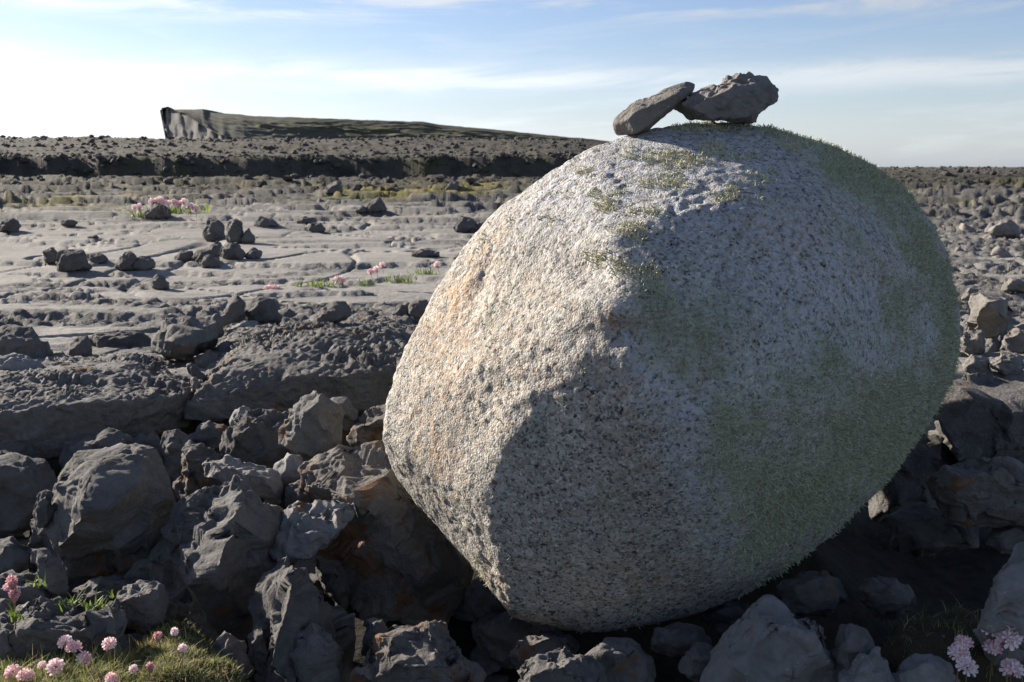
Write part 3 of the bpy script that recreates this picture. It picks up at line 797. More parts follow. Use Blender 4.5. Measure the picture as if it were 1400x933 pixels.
R('light grey wedge of stone lying over the jagged big rock', [(274,633),(286,627),(322,626),(350,641),(382,650),(387,668),(384,682),(352,671),(310,664),(282,657)], D=2.18, t=0.5, top=0.6, karst=0.35, mat=LIME_PALE, res=1.2)
R('small smooth cube-like stone left of the knobbly rock foot', [(374,637),(395,619),(416,626),(422,646),(410,666),(384,668),(374,652)], D=2.26, t=0.55, top=0.3, karst=0.1, mat=LIME_PALE, amp=0.5)
R('small crumpled grey stone above the pale flat stone', [(388,682),(394,664),(408,659),(430,664),(437,690),(412,696),(392,698)], D=2.14, t=0.55, top=0.4, karst=0.4)
R('pale flat rippled stone tilted toward the light in the middle of the rubble', [(357,727),(384,703),(404,690),(440,686),(470,682),(488,688),(487,702),(470,722),(446,742),(430,755),(402,763),(372,766),(364,746)], D=1.92, t=0.45, top=0.95, karst=0.8, mat=LIME_PALE, res=1.35, fr=0.5, capy=0.14)
R('large rust stained rock beside the boulder with a lit crest', [(416,664),(430,641),(460,625),(492,615),(525,606),(556,650),(590,690),(626,735),(632,790),(605,860),(545,880),(492,850),(470,790),(470,745),(476,700)], D=2.13, t=0.42, top=0.75, karst=0.9, mat=LIME_RUST, res=1.1, extra=[(520,700,1.98),(450,660,2.05)])
R('big jagged dark rock in the middle with a stepped lit left rim', [(210,775),(222,745),(228,726),(240,710),(268,682),(298,666),(320,658),(342,662),(376,690),(384,745),(360,810),(350,860),(322,890),(270,870),(226,835)], D=1.93, t=0.45, top=0.45, karst=0.9, mat=LIME, res=1.1, amp=1.3, extra=[(310,770,1.72)])
R('ridged rock with a bright vertical spine at the bottom of the photo', [(340,808),(352,785),(383,752),(398,762),(422,782),(456,812),(474,832),(477,880),(472,950),(365,950),(352,900),(346,850),(352,826)], D=1.72, t=0.4, top=0.3, karst=0.7, mat=LIME, fr=0.3, extra=[(384,800,1.56),(384,880,1.50),(378,940,1.47),(430,850,1.58)], res=1.1)
R('blocky rock in front of the spined rock with a lit top', [(392,880),(424,845),(448,860),(466,882),(468,950),(395,950)], D=1.54, t=0.5, top=0.5, karst=0.7)
R('thin shaded rock left of the spined rock', [(340,868),(352,845),(368,850),(372,890),(362,950),(346,930)], D=1.66, t=0.5, top=0.2, karst=0.3)
R('dark block in the recess right of the spined rock', [(430,760),(466,770),(478,810),(470,845),(440,800)], D=2.0, t=0.5, top=0.2, karst=0.2)
R('rusty crusted rock lit by sun at the bottom centre', [(478,935),(498,900),(515,872),(545,860),(590,853),(603,868),(604,890),(640,918),(664,945),(640,975),(480,975)], D=1.5, t=0.5, top=0.85, karst=1.2, mat=LIME_RUST, res=1.2)
R('small grey fang of rock behind the rusty crusted rock', [(494,895),(504,848),(516,838),(532,866),(545,892),(515,905)], D=1.66, t=0.5, top=0.2, karst=0.2)
R('dark flat rock behind the rusty crusted rock top', [(528,858),(585,852),(600,870),(560,884)], D=1.66, t=0.5, top=0.2, karst=0.2)
R('craggy rock with a lit rim under the boulder at the bottom', [(702,930),(714,912),(745,897),(782,888),(806,902),(812,930),(850,955),(720,965)], D=1.52, t=0.5, top=0.6, karst=0.8)
R('dark rounded rock under the lowest point of the boulder', [(788,905),(828,870),(870,880),(895,905),(897,940),(800,970)], D=1.6, t=0.5, top=0.2, karst=0.3)
R('black rock deep in the gap left of the boulder base', [(650,850),(690,830),(735,850),(740,900),(690,915),(655,890)], D=1.95, t=0.5, top=0.2, karst=0.2)
R('shaded rock in the gap behind the craggy rock', [(690,905),(720,870),(760,868),(780,890),(740,925)], D=1.72, t=0.5, top=0.2, karst=0.2)
# ---- hollow: right, all in the boulder's shadow
R('large smooth blue grey folded rock in the shade under the boulder', [(968,935),(975,905),(990,880),(1015,850),(1036,835),(1050,822),(1064,832),(1102,830),(1142,860),(1152,900),(1140,965),(968,965)], D=1.52, t=0.45, top=0.4, karst=0.15, mat=LIME_PALE, amp=1.5, fine=.5, facet=.5, ripple=0.045, res=1.3)
R('dark rock right of the folded blue grey rock', [(1140,880),(1160,850),(1185,865),(1195,905),(1175,940),(1140,950)], D=1.5, t=0.5, top=0.2, karst=0.1)
R('low shaded stone at the bottom right of the folded rock', [(1148,935),(1166,903),(1195,886),(1212,905),(1225,965),(1150,970)], D=1.46, t=0.5, top=0.4, karst=0.1, mat=LIME_PALE)
R('smooth grey stone at the bottom beside the shaded flowers', [(1218,930),(1232,905),(1270,894),(1302,912),(1316,965),(1218,970)], D=1.48, t=0.5, top=0.4, karst=0.1, mat=LIME_PALE)
R('large smooth slanting rock at the right edge behind the flowers', [(1322,860),(1344,822),(1370,786),(1400,754),(1450,748),(1460,900),(1350,905)], D=1.5, t=0.5, top=0.4, karst=0.1, mat=LIME_PALE, amp=0.6)
R('dark rounded rock in deep shade right under the boulder', [(1165,805),(1200,785),(1242,800),(1254,832),(1205,850)], D=1.75, t=0.5, top=0.3, karst=0.1)
R('dark rock in shade below the lichen covered side of the boulder', [(1060,800),(1100,780),(1150,790),(1165,820),(1130,845),(1075,840)], D=1.75, t=0.5, top=0.3, karst=0.1)
R('big dark ledge rock at the right edge with a sunlit top rim', [(1268,560),(1292,526),(1320,521),(1400,533),(1450,540),(1460,640),(1400,660),(1330,655),(1280,630)], D=2.35, t=0.5, top=0.3, karst=0.4, extra=[(1360,525,2.8)])
R('flat rusty stone jutting out in shade at the right edge', [(1268,668),(1290,644),(1330,634),(1362,628),(1400,646),(1455,655),(1455,712),(1330,722),(1300,706),(1276,692)], D=1.95, t=0.6, top=0.3, karst=0.3, mat=LIME_RUST)
R('dark rock behind the lower right flank of the boulder', [(1190,640),(1240,590),(1290,600),(1302,650),(1270,700),(1200,710)], D=2.35, t=0.5, top=0.2, karst=0.2)
R('black rock beneath the flat rusty stone', [(1200,710),(1250,690),(1330,720),(1340,745),(1260,760),(1205,745)], D=2.1, t=0.5, top=0.2, karst=0.2)
for (px_, py_, w_, h_, D_, lab) in [  # filler rocks added so the gaps under the boulder go dark
    (665, 820, 60, 60, 2.05, 'added rock deepest in the gap at the left of the boulder base'),
    (760, 880, 60, 40, 1.78, 'added rock wedged under the left end of the boulder base'),
    (930, 875, 80, 44, 1.66, 'added rock wedged under the boulder base left of the folded rock'),
    (960, 905, 60, 50, 1.56, 'added angular rock touching the left side of the folded rock'),
    (1000, 842, 80, 40, 1.82, 'added rock wedged under the boulder behind the folded rock'),
    (1110, 812, 90, 50, 1.86, 'added rock wedged under the lichen covered flank of the boulder'),
    (1385, 735, 70, 40, 1.95, 'added rock under the flat rusty stone at the photo edge')]:
    R(lab, [(px_ - w_ * .5, py_ + h_ * .2), (px_ - w_ * .42, py_ - h_ * .3), (px_ - w_ * .05, py_ - h_ * .5), (px_ + w_ * .38, py_ - h_ * .36), (px_ + w_ * .5, py_ + h_ * .15), (px_ + w_ * .25, py_ + h_ * .55), (px_ - w_ * .25, py_ + h_ * .5)], D=D_, t=0.6, top=0.3, karst=0.2)
# ---- bottom left by the turf
R('small upright pillar stone beside the turf', [(44,760),(50,749),(60,750),(68,766),(86,776),(96,800),(82,818),(56,814),(50,782)], D=1.72, t=0.5, top=0.3, karst=0.5)
R('flat lit rock left of the pillar stone', [(-20,795),(2,784),(25,779),(56,787),(74,800),(72,818),(40,828),(-20,835)], D=1.72, t=0.5, top=0.9, karst=0.8)
R('long flat rippled rock behind the pink flowers', [(-30,870),(0,850),(32,830),(66,822),(92,837),(140,838),(176,830),(182,856),(174,874),(140,878),(60,884),(0,908),(-30,915)], D=1.58, t=0.45, top=0.8, karst=0.9, res=1.2)
R('tilted pitted stone above the turf, lit on its left side', [(150,838),(160,816),(176,801),(200,795),(213,790),(227,816),(226,850),(200,866),(172,855)], D=1.68, t=0.5, top=0.7, karst=0.9)
R('little lit stone between two green tufts', [(106,816),(124,808),(148,810),(152,826),(112,830)], D=1.74, t=0.5, top=0.7, karst=0.5)
R('shaded low rock under the turf mound by the spined rock', [(290,880),(310,862),(335,880),(345,920),(320,945),(292,930)], D=1.6, t=0.5, top=0.2, karst=0.2)
R('small dark rock at the left edge beside the dry flowers', [(-15,835),(4,816),(16,822),(18,852),(-15,860)], D=1.66, t=0.5, top=0.3, karst=0.3)
print('near rocks', time.time() - T0, TRIS)

# ---- middle distance on the pavement
def gD(yb):                               # distance at which the pavement is seen at this height
    return 0.70 * FPX / max(yb - 225 , 8)
GM = 'loose rocks on the pavement'
def M(label, pts, **k):
    yb = max(p[1] for p in pts)
    xm = sum(p[0] for p in pts) / len(pts)
    ds = 3.0 * (60 / 3.0) ** np.linspace(0, 1, 500)
    Q = np.array([at(xm, yb - 1.5, d) for d in ds])
    hit = np.nonzero(ground_height(Q[:, 0], Q[:, 1])[0] + EYE >= Q[:, 2])[0]
    if len(hit): k['D'] = float(ds[hit[0]])
    k.setdefault('D', gD(yb - 2)); k.setdefault('group', GM); k.setdefault('karst', 0.3); k.setdefault('top', 0.25); k.setdefault('res', 1.9)
    return rock(label, pts, **k)
M('rounded dark rock at the far left edge of the pale pavement', [(-6,312),(4,301),(18,298),(29,306),(26,318),(0,319)])
M('flat dark plate lying on the pale pavement near the left rock', [(82,303),(95,299),(107,303),(104,309),(86,310)])
M('tiny dark stone alone in the middle of the pale pavement', [(118,324),(132,321),(136,326),(122,328)])
M('dark rock in front of the distant pink thrift clump', [(197,294),(205,281),(222,278),(236,288),(233,299),(202,300)])
M('square dark block, largest of the left row of rocks', [(76,365),(80,343),(115,342),(126,368),(100,373),(80,372)])
M('small shaded rock left of the square block', [(58,343),(74,338),(80,350),(72,362),(62,358)])
M('low dark slab right of the square block', [(118,348),(142,347),(148,355),(140,362),(122,362)])
M('pale rock with a lit left face in the row of rocks', [(157,366),(168,346),(181,342),(187,352),(180,370),(164,372)], mat=LIME)
M('dark humped rock next to the pale lit rock', [(172,366),(180,354),(204,349),(214,364),(202,371),(178,371)])
M('dark split rock in the crack below the row of rocks', [(206,382),(214,374),(226,380),(233,393),(222,398),(209,394)])
M('broad jagged rock crowning the heap in the left middle', [(276,318),(281,304),(294,299),(309,311),(312,332),(285,332)], D=8.8)
M('upright dark rock at the back of the heap', [(309,322),(312,302),(322,297),(332,310),(334,334),(312,334)], D=8.7)
M('small rock at the right end of the heap', [(330,326),(339,311),(349,324),(346,334),(333,334)], D=8.7)
M('dark low rock in the middle of the heap', [(286,337),(298,330),(313,344),(308,352),(290,352)])
M('wide grey rock at the front of the heap', [(300,346),(306,335),(325,332),(337,348),(330,356),(308,357)])
M('stone at the right foot of the heap', [(334,350),(346,338),(359,344),(356,354),(340,356)])
M('low stone at the left foot of the heap', [(237,354),(246,344),(262,343),(268,352),(258,359),(240,359)])
M('mid grey stone at the left front of the heap', [(262,354),(270,342),(288,342),(300,354),(294,361),(268,361)])
M('flat stone before the heap', [(272,360),(282,349),(300,354),(304,364),(286,368),(274,366)])
M('pointed dark rock right of the heap with a long slope', [(346,309),(353,296),(372,300),(386,308),(372,312),(350,312)])
M('small pointed rock standing on a ledge in the far middle', [(441,264),(454,250),(466,247),(469,262),(456,267)])
M('dark domed rock on a ledge in the middle distance', [(497,288),(505,275),(520,270),(529,287),(516,291),(500,291)])
M('low stone left of the dark domed rock', [(484,288),(494,281),(501,283),(500,291),(487,291)])
M('small dark rock near the foot of the dark scarp', [(607,259),(615,248),(625,249),(628,260),(616,262)])
M('craggy rock by the left edge of the boulder in the middle distance', [(619,311),(632,296),(646,300),(658,316),(646,320),(624,318)])
M('low dark rock right of the craggy rock beside the boulder', [(646,314),(656,304),(668,308),(668,318),(652,320)])
M('rough low rock on the pavement between heap and boulder', [(418,316),(424,306),(438,304),(446,314),(438,320),(422,320)])
M('dark stone left of the rough low rock', [(404,302),(416,296),(432,299),(434,306),(410,308)])
M('flat dark rock under the ledge near the boulder', [(560,348),(578,340),(600,344),(602,352),(570,354)])
M('dark low rock behind the boulder shoulder', [(618,352),(634,342),(652,346),(654,356),(626,358)])
# ---- right of the boulder
M('grey rock with a bright triangular left face right of the boulder', [(1324,440),(1336,404),(1350,400),(1376,411),(1384,440),(1362,460),(1330,454)], D=3.6, t=0.5, extra=[(1356,432,3.35)], mat=LIME_BROWN)
M('small pale rock below the triangular faced rock', [(1308,474),(1320,453),(1344,452),(1347,480),(1326,488)], D=3.4, mat=LIME_BROWN, top=0.6)
M('rough rock at the right edge below the triangular faced rock', [(1370,462),(1394,443),(1430,448),(1430,484),(1380,484)], D=3.4, mat=LIME_BROWN, top=0.5)
M('big pale rock at the right with a dark shaded side', [(1346,318),(1356,305),(1376,298),(1394,312),(1393,326),(1358,326)], D=8.0, mat=LIME_BROWN)
M('pale stone near the boulder edge at the lower right', [(1316,500),(1328,486),(1350,490),(1354,510),(1330,516)], D=3.05, mat=LIME_BROWN, top=.6)
M('pale knobbly stone with a dark hollow beside it at the right edge', [(1352,502),(1366,482),(1392,484),(1402,504),(1380,516)], D=3.05, mat=LIME_BROWN, top=.6)
M('flat pale stone at the right edge above the dark ledge rock', [(1360,524),(1378,508),(1410,512),(1415,530),(1380,536)], D=2.95, mat=LIME_BROWN, top=.7)
M('dark wedge rock right of the boulder in the middle distance', [(1312,412),(1324,392),(1338,396),(1336,412)], D=4.6, mat=LIME_BROWN)
M('grey rock behind the triangular faced rock', [(1366,398),(1380,380),(1404,384),(1410,402)], D=4.7, mat=LIME_BROWN)
print('mid rocks', time.time() - T0, TRIS)

# ------------------------------------------------------------------ rubble copies
def rand_rock_mesh(name, seed, n, mat, flat=0.7, karst=0.25):
    r = np.random.default_rng(seed)
    pts = r.normal(size=(16, 3)); pts /= np.linalg.norm(pts, axis=1)[:, None]
    pts *= r.uniform(0.75, 1.05, (16, 1)); pts *= np.array((1.0, r.uniform(0.6, 0.95), flat * r.uniform(0.7, 1.1))) * 0.5
    N, h, vs = hull_planes(pts)
    c = vs.mean(0); e = (vs.max(0) - vs.min(0)) / 2
    V, F, E, deg = star(N, h, c, e, n, 1)
    off = seed * 3.3
    Nn = vnormals(V, F)
    V = V + Nn * (0.06 * fbm(V * 3 + off, 3) + 0.05 * (ridged(V * 6 + off, 2) - 0.7) * karst * 3)[:, None]
    V[:, 2] -= V[:, 2].min()
    return mesh_from(name, V, F, mat)
PRO_D = [rand_rock_mesh('limestone_rock', 200 + k, 14, LIME) for k in range(9)]
PRO_B = [rand_rock_mesh('limestone_rock', 300 + k, 12, LIME_BROWN) for k in range(9)]

def scatter(n, pick, size, protos, label, group, sink=0.2, name='limestone_rock', cat='rock'):
    k = 0
    while k < n:
        x, y = pick()
        s = size(y)
        z = gz(x, y)
        o = link(name, rnd.choice(protos), (x, y, z - sink * s), label=label, cat=cat, group=group)
        o['loose'] = 1
        o.rotation_euler = (rnd.uniform(-.3, .3), rnd.uniform(-.3, .3), rnd.uniform(0, 6.28))
        o.scale = (s, s * rnd.uniform(.8, 1.1), s * rnd.uniform(.75, 1.1))
        TRIS[0] += len(o.data.polygons) * 2
        k += 1
def pick_hollow():
    y = rnd.uniform(1.45, 2.95); x = rnd.uniform(-0.62 * y, 0.12 * y)
    return x, y
scatter(120, pick_hollow, lambda y: rnd.uniform(0.07, 0.20), PRO_D, 'small dark grey rubble stone wedged in the gaps between larger rocks', 'rubble in the hollow under the rocks', 0.1)
def pick_right():
    y = 3.1 + 20 * rnd.random() ** 1.7
    return rnd.uniform(0.42, 0.62) * y + 0.1, y
scatter(85, pick_right, lambda y: rnd.uniform(0.08, 0.22) * (1 + 0.04 * y), PRO_B, 'pale grey broken rock strewn on the rough ground right of the boulder', 'rubble on the rough ground to the right', 0.3)
def pick_left():
    y = 4.3 + 30 * rnd.random() ** 1.5
    return rnd.uniform(-0.62, 0.02) * y, y
scatter(30, pick_left, lambda y: rnd.uniform(0.03, 0.09) * (1 + 0.11 * y), PRO_D, 'small dark grey stone lying loose on the open pavement', 'small stones on the open pavement', 0.3)

# far rubble on the scarp and the ridge: one mass
def far_rubble():
    r = np.random.default_rng(77)
    base = []
    for k in range(5):
        bm = bmesh.new(); bmesh.ops.create_icosphere(bm, subdivisions=1, radius=0.5)
        V = np.array([v.co[:] for v in bm.verts]); F = np.array([[v.index for v in f.verts] for f in bm.faces]); bm.free()
        V *= r.uniform(0.65, 1.15, (len(V), 1)); V[:, 2] *= 0.7
        base.append((V, F))
    n = 6500
    y = np.where(r.random(n) < 0.42, np.where(r.random(n) < 0.4, r.uniform(24, 58, n), r.normal(61.5, 2.6, n)), r.uniform(60, 160, n))
    x = np.where(r.random(n) < 0.85, r.uniform(-0.62, 0.1, n), r.uniform(0.1, 0.6, n)) * y
    z = ground_height(x, y)[0] + EYE
    s = (0.13 + 0.45 * r.random(n) ** 4) * (0.5 + y / 95)
    VV, FF, o = [], [], 0
    for k in range(n):
        V, F = base[k % 5]
        a = r.uniform(0, 6.28); ca, sa = math.cos(a), math.sin(a)
        W = V @ np.array(((ca, sa, 0), (-sa, ca, 0), (0, 0, 1))) * s[k] + (x[k], y[k], z[k] + 0.1 * s[k])
        VV.append(W); FF.append(F + o); o += len(V)
    m = limestone('far_rubble', (0.04, 0.037, 0.033), (0.10, 0.093, 0.084), 0.0, 0.3)
    me = mesh_from('distant_rubble', np.concatenate(VV), np.concatenate(FF), m, smooth=False)
    link('distant_rubble', me, kind='stuff')
    TRIS[0] += n * 20
far_rubble()
print('rubble', time.time() - T0, TRIS)

# ------------------------------------------------------------------ plants
def plain(name, stops, rough=0.7, trans=0.0, attrn='tint'):
    m, t = new_mat(name)
    tv = t.n('ShaderNodeAttribute', attribute_name=attrn).outputs['Fac']
    c = t.ramp(tv, stops)
    b = t.n('ShaderNodeBsdfPrincipled', {'Base Color': c, 'Roughness': rough, 'Specular IOR Level': 0.25})
    if trans:
        tr = t.n('ShaderNodeBsdfTranslucent', {'Color': c})
        mx = t.n('ShaderNodeMixShader', {0: trans, 1: b.outputs[0], 2: tr.outputs[0]})
        t.n('ShaderNodeOutputMaterial', {'Surface': mx.outputs[0]})
    else:
        t.n('ShaderNodeOutputMaterial', {'Surface': b.outputs[0]})
    return m
GRASS = plain('turf_blades', [(0, (0.07, 0.095, 0.02)), (0.35, (0.19, 0.23, 0.06)), (0.6, (0.33, 0.33, 0.11)), (0.82, (0.50, 0.41, 0.22)), (1, (0.50, 0.30, 0.20))], 0.7, 0.3)
LEAF = plain('plantain_leaves', [(0, (0.08, 0.14, 0.02)), (0.6, (0.20, 0.30, 0.05)), (1, (0.34, 0.36, 0.10))], 0.5, 0.35)
PETAL = plain('thrift_petals', [(0, (0.72, 0.36, 0.38)), (0.5, (0.90, 0.68, 0.69)), (1, (0.95, 0.88, 0.88))], 0.6, 0.3)
STEM = plain('thrift_stem', [(0, (0.12, 0.13, 0.05)), (1, (0.26, 0.16, 0.09))], 0.7)
BRACT = plain('thrift_bract', [(0, (0.30, 0.12, 0.10)), (1, (0.42, 0.26, 0.18))], 0.8)
SOIL = limestone('peaty_soil', (0.03, 0.024, 0.016), (0.075, 0.06, 0.038), 0.0)

def blades(base, L, lean, width, r, segs=3):
    """curved grass blades; returns V,F,count per blade"""
    n = len(base)
    az_ = r.uniform(0, 6.283, n)
    out = np.stack([np.cos(az_), np.sin(az_), np.zeros(n)], 1)
    side = np.stack([-np.sin(az_), np.cos(az_), np.zeros(n)], 1)
    V = []
    for k in range(segs + 1):
        u = k / segs
        p = base + out * (lean * L * u ** 1.6)[:, None] + np.array((0, 0, 1)) * (L * (u - 0.35 * lean * u * u))[:, None]
        wd = (width * (1 - u * 0.85))[:, None]
        V += [p - side * wd, p + side * wd]
    V = np.stack(V, 1)
    m = V.shape[1]
    k = np.arange(n)[:, None] * m
    F = np.concatenate([k + np.array([2 * j, 2 * j + 1, 2 * j + 3, 2 * j + 2]) for j in range(segs)])
    return V.reshape(-1, 3), F, m

def turf(label, pts, D, t, top, n, L0, seed, dry=0.5, keep=None):
    """a turf mound: soil body with grass growing out of it"""
    o = rock(label, pts, D=D, t=t, top=top, karst=0.3, amp=1.4, mat=SOIL, name='turf_mound', cat='turf', group='turf mounds among the rocks', chips=0, sm=4, res=0.5, facet=0.3)
    me = o.data
    V = np.empty(len(me.vertices) * 3, np.float32); me.vertices.foreach_get('co', V); V = V.reshape(-1, 3).astype(float)
    F = np.empty(len(me.polygons) * 4, np.int32); me.polygons.foreach_get('vertices', F); F = F.reshape(-1, 4)
    N = vnormals(V, F)
    r = np.random.default_rng(seed)
    fa = np.linalg.norm(np.cross(V[F[:, 1]] - V[F[:, 0]], V[F[:, 3]] - V[F[:, 0]]), axis=1)
    wgt = fa * np.clip(N[F[:, 0], 2] + 0.45, 0, 1) * np.clip(0.6 - N[F[:, 0], 1], 0.2, 1)
    fi = r.choice(len(F), n, p=wgt / wgt.sum())
    uv = r.random((n, 2))
    b = V[F[fi, 0]] + (V[F[fi, 1]] - V[F[fi, 0]]) * uv[:, :1] + (V[F[fi, 3]] - V[F[fi, 0]]) * uv[:, 1:]
    pat = fbm((b + seed) * 16, 3)
    L = L0 * r.uniform(0.4, 1.3, n) * (1 + 0.6 * pat)
    L = np.where(r.random(n) < 0.03, L * 2.6, L)
    lean = r.uniform(0.2, 1.2, n)
    VV, FF, m = blades(b - np.array((0, 0, 0.003)), L, lean, r.uniform(0.0005, 0.0012, n), r)
    g = mesh_from('grass', VV, FF, GRASS, False)
    attr(g, 'tint', np.repeat(np.clip(0.42 + 0.18 * r.normal(size=n) + 0.6 * pat + (r.random(n) < dry * 0.3) * 0.35, 0, 1), m))
    link('grass', g, parent=o, kind='stuff')
    TRIS[0] += len(FF) * 2
    return o
TURF_A = turf('rounded mossy turf mound with dry grass in the lower left corner', [(185,900),(205,868),(228,852),(262,858),(292,884),(322,915),(330,960),(230,990),(150,980),(160,930)], 1.55, 0.8, 1.7, 14000, 0.011, 3, 0.9)
TURF_B = turf('low green grassy turf strip along the bottom left edge', [(-40,935),(0,905),(60,897),(130,893),(180,905),(205,940),(180,990),(-40,990)], 1.45, 0.8, 1.7, 8500, 0.018, 5, 0.3)
TURF_C = turf('shaded grassy ground between the stones at the bottom right', [(1190,905),(1240,850),(1310,830),(1340,870),(1400,900),(1450,960),(1300,985),(1200,985)], 1.6, 0.4, 0.9, 600, 0.025, 9, 0.5)

def tuft(label, px, py, D, n, L, seed, name='green_plant', cat='plant', w=0.0022, spread=0.012, group='green leafy tufts among the rocks', z=None):
    r = np.random.default_rng(seed)
    p = at(px, py, D)
    if z is not None: p[2] = z
    b = r.normal(size=(n, 3)) * spread * np.array((1, 0.6, 0)); 
    V, F, m = blades(b - (0, 0, L * 0.3), L * r.uniform(0.6, 1.3, n), r.uniform(0.15, 0.9, n), np.full(n, w), r)
    me = mesh_from('leaves', V, F, LEAF, False)
    attr(me, 'tint', np.repeat(r.random(n), m))
    e = link(name, None, tuple(p), label=label, cat=cat, group=group)
    link('leaves', me, parent=e)
    TRIS[0] += len(F) * 2
    return e
tuft('yellow green leafy tuft behind the long flat rock', 97, 830, 1.60, 40, 0.032, 1, spread=0.016)
tuft('bright green leafy tuft beside the tilted pitted stone', 136, 831, 1.60, 26, 0.036, 2, spread=0.010)
tuft('tiny green sprig beside the pillar stone', 48, 797, 1.64, 10, 0.022, 3, spread=0.005)
tuft('tiny sprig of leaves behind the little lit stone', 153, 814, 1.68, 8, 0.018, 4, spread=0.004)
tuft('tuft of grass stems below the dry flowers at the left edge', 24, 842, 1.50, 14, 0.03, 5, spread=0.006)
# green strip on the pavement behind the dark slab
for (px, py, n, L, s, lab) in [(436, 389, 60, 0.05, 0.06, 'green and yellow cushion at the left end of the strip of plants on the pavement'),
                               (500, 382, 26, 0.05, 0.03, 'small spiky green plant in the middle of the strip of plants on the pavement'),
                               (543, 378, 60, 0.06, 0.05, 'bushiest bright green plant in the strip of plants on the pavement'),
                               (580, 372, 40, 0.045, 0.045, 'green plant nearest the boulder in the strip of plants on the pavement')]:
    D = gD(py)
    q = at(px, py, D)
    tuft(lab, px, py, D, n, L, int(px), w=0.005, spread=s, group='strip of green plants on the pavement', z=gz(q[0], q[1]) + 0.01)
for (px, py, n, L, s, lab) in [(193, 293, 30, 0.16, 0.12, 'small green cushion left of the rock by the distant pink flowers'), (250, 290, 60, 0.18, 0.22, 'wide green cushion under the distant pink flowers')]:
    D = gD(py + 4); q = at(px, py, D)
    tuft(lab, px, py, D, n, L, int(px), w=0.014, spread=s, group='distant green cushions', z=gz(q[0], q[1]) + 0.02)

# thrift: stem, papery bract, round head of many little cups
def head_mesh(seed, nf=16, R_=0.0115, pink=0.6):
    r = np.random.default_rng(seed)
    V, F, T = [], [], []
    gold = math.pi * (3 - math.sqrt(5))
    for k in range(nf):
        zc = 1 - 1.25 * (k + 0.5) / nf
        a = gold * k + r.uniform(-.2, .2)
        rr = math.sqrt(max(0, 1 - zc * zc))
        d = Vector((rr * math.cos(a), rr * math.sin(a), zc))
        q = d.to_track_quat('Z', 'Y')
        R1 = R_ * r.uniform(0.68, 1.05)
        c = d * R1
        tn = float(np.clip(pink + r.normal() * 0.18, 0, 1))
        pr = R_ * r.uniform(0.42, 0.60)
        for j in range(5):
            b = j * 2 * math.pi / 5
            def pt(ang, rad, z): return c + q @ Vector((math.cos(ang) * rad, math.sin(ang) * rad, z))
            i = len(V)
            V += [pt(b, 0.0, -pr * .5), pt(b - .5, pr * .75, pr * .15), pt(b - .25, pr * 1.12, pr * .42), pt(b + .25, pr * 1.12, pr * .42), pt(b + .5, pr * .75, pr * .15)]
            F += [(i, i + 1, i + 2, i + 3), (i, i + 3, i + 4, i + 4)]
            T += [tn * 0.5, tn, tn, tn, tn]
    V = np.array([v[:] for v in V])
    quads = np.array([f for f in F if f[2] != f[3]] )
    tris = np.array([f[:3] for f in F if f[2] == f[3]])
    # all triangles
    FT = np.concatenate([quads[:, [0, 1, 2]], quads[:, [0, 2, 3]], tris])
    me = mesh_from('flower_head', V, FT, PETAL, False)
    attr(me, 'tint', np.array(T))
    return me
def tube(path, rad, mat, name, tint=0.5):
    path = np.array(path); n = len(path); V = []
    for i, p in enumerate(path):
        rr = rad[i] if hasattr(rad, '__len__') else rad
        for j in range(6):
            a = j * math.pi / 3
            V.append(p + np.array((math.cos(a) * rr, math.sin(a) * rr, 0)))
    F = [(i * 6 + j, i * 6 + (j + 1) % 6, (i + 1) * 6 + (j + 1) % 6, (i + 1) * 6 + j) for i in range(n - 1) for j in range(6)]
    me = mesh_from(name, np.array(V), np.array(F), mat)
    attr(me, 'tint', np.full(len(V), tint))
    return me
HEADS = [head_mesh(k, pink=p) for k, p in enumerate([0.75, 0.85, 0.65, 0.5])]
BUD = head_mesh(9, 9, 0.006, 0.1)
BR = tube([(0, 0, -0.012), (0, 0, -0.008), (0, 0, -0.003), (0, 0, 0.002)], [0.0015, 0.0042, 0.0062, 0.004], BRACT, 'bract', 0.4)
GF = 'pink thrift flowers'
def flower(label, px, py, D, size=1.0, stem=0.06, tilt=(0, 0), head=None, group=GF, lean=None):
    r = random.Random(int(px * 31 + py))
    p = at(px, py, D)
    e = link('thrift_flower', None, tuple(p - np.array((0, 0, stem))), label=label, cat='flower', group=group)
    lx, ly = lean if lean else (r.uniform(-.25, .25), r.uniform(-.15, .15))
    pts = [(-lx * stem * (1 - u) ** 1.5, -ly * stem * (1 - u) ** 1.5, stem * u) for u in (0, .25, .5, .75, 1)]
    link('stem', tube(pts, 0.0009 * max(size, .8), STEM, 'stem', r.random()), parent=e)
    h = link('flower_head', head or r.choice(HEADS), (0, 0, stem), parent=e)
    b = link('bract', BR, (0, 0, stem), parent=e)
    for o in (h, b):
        o.scale = (size,) * 3
        o.rotation_euler = (tilt[0] + r.uniform(-.3, .3), tilt[1] + r.uniform(-.3, .3), r.uniform(0, 6))
    TRIS[0] += len(h.data.polygons)
    return e
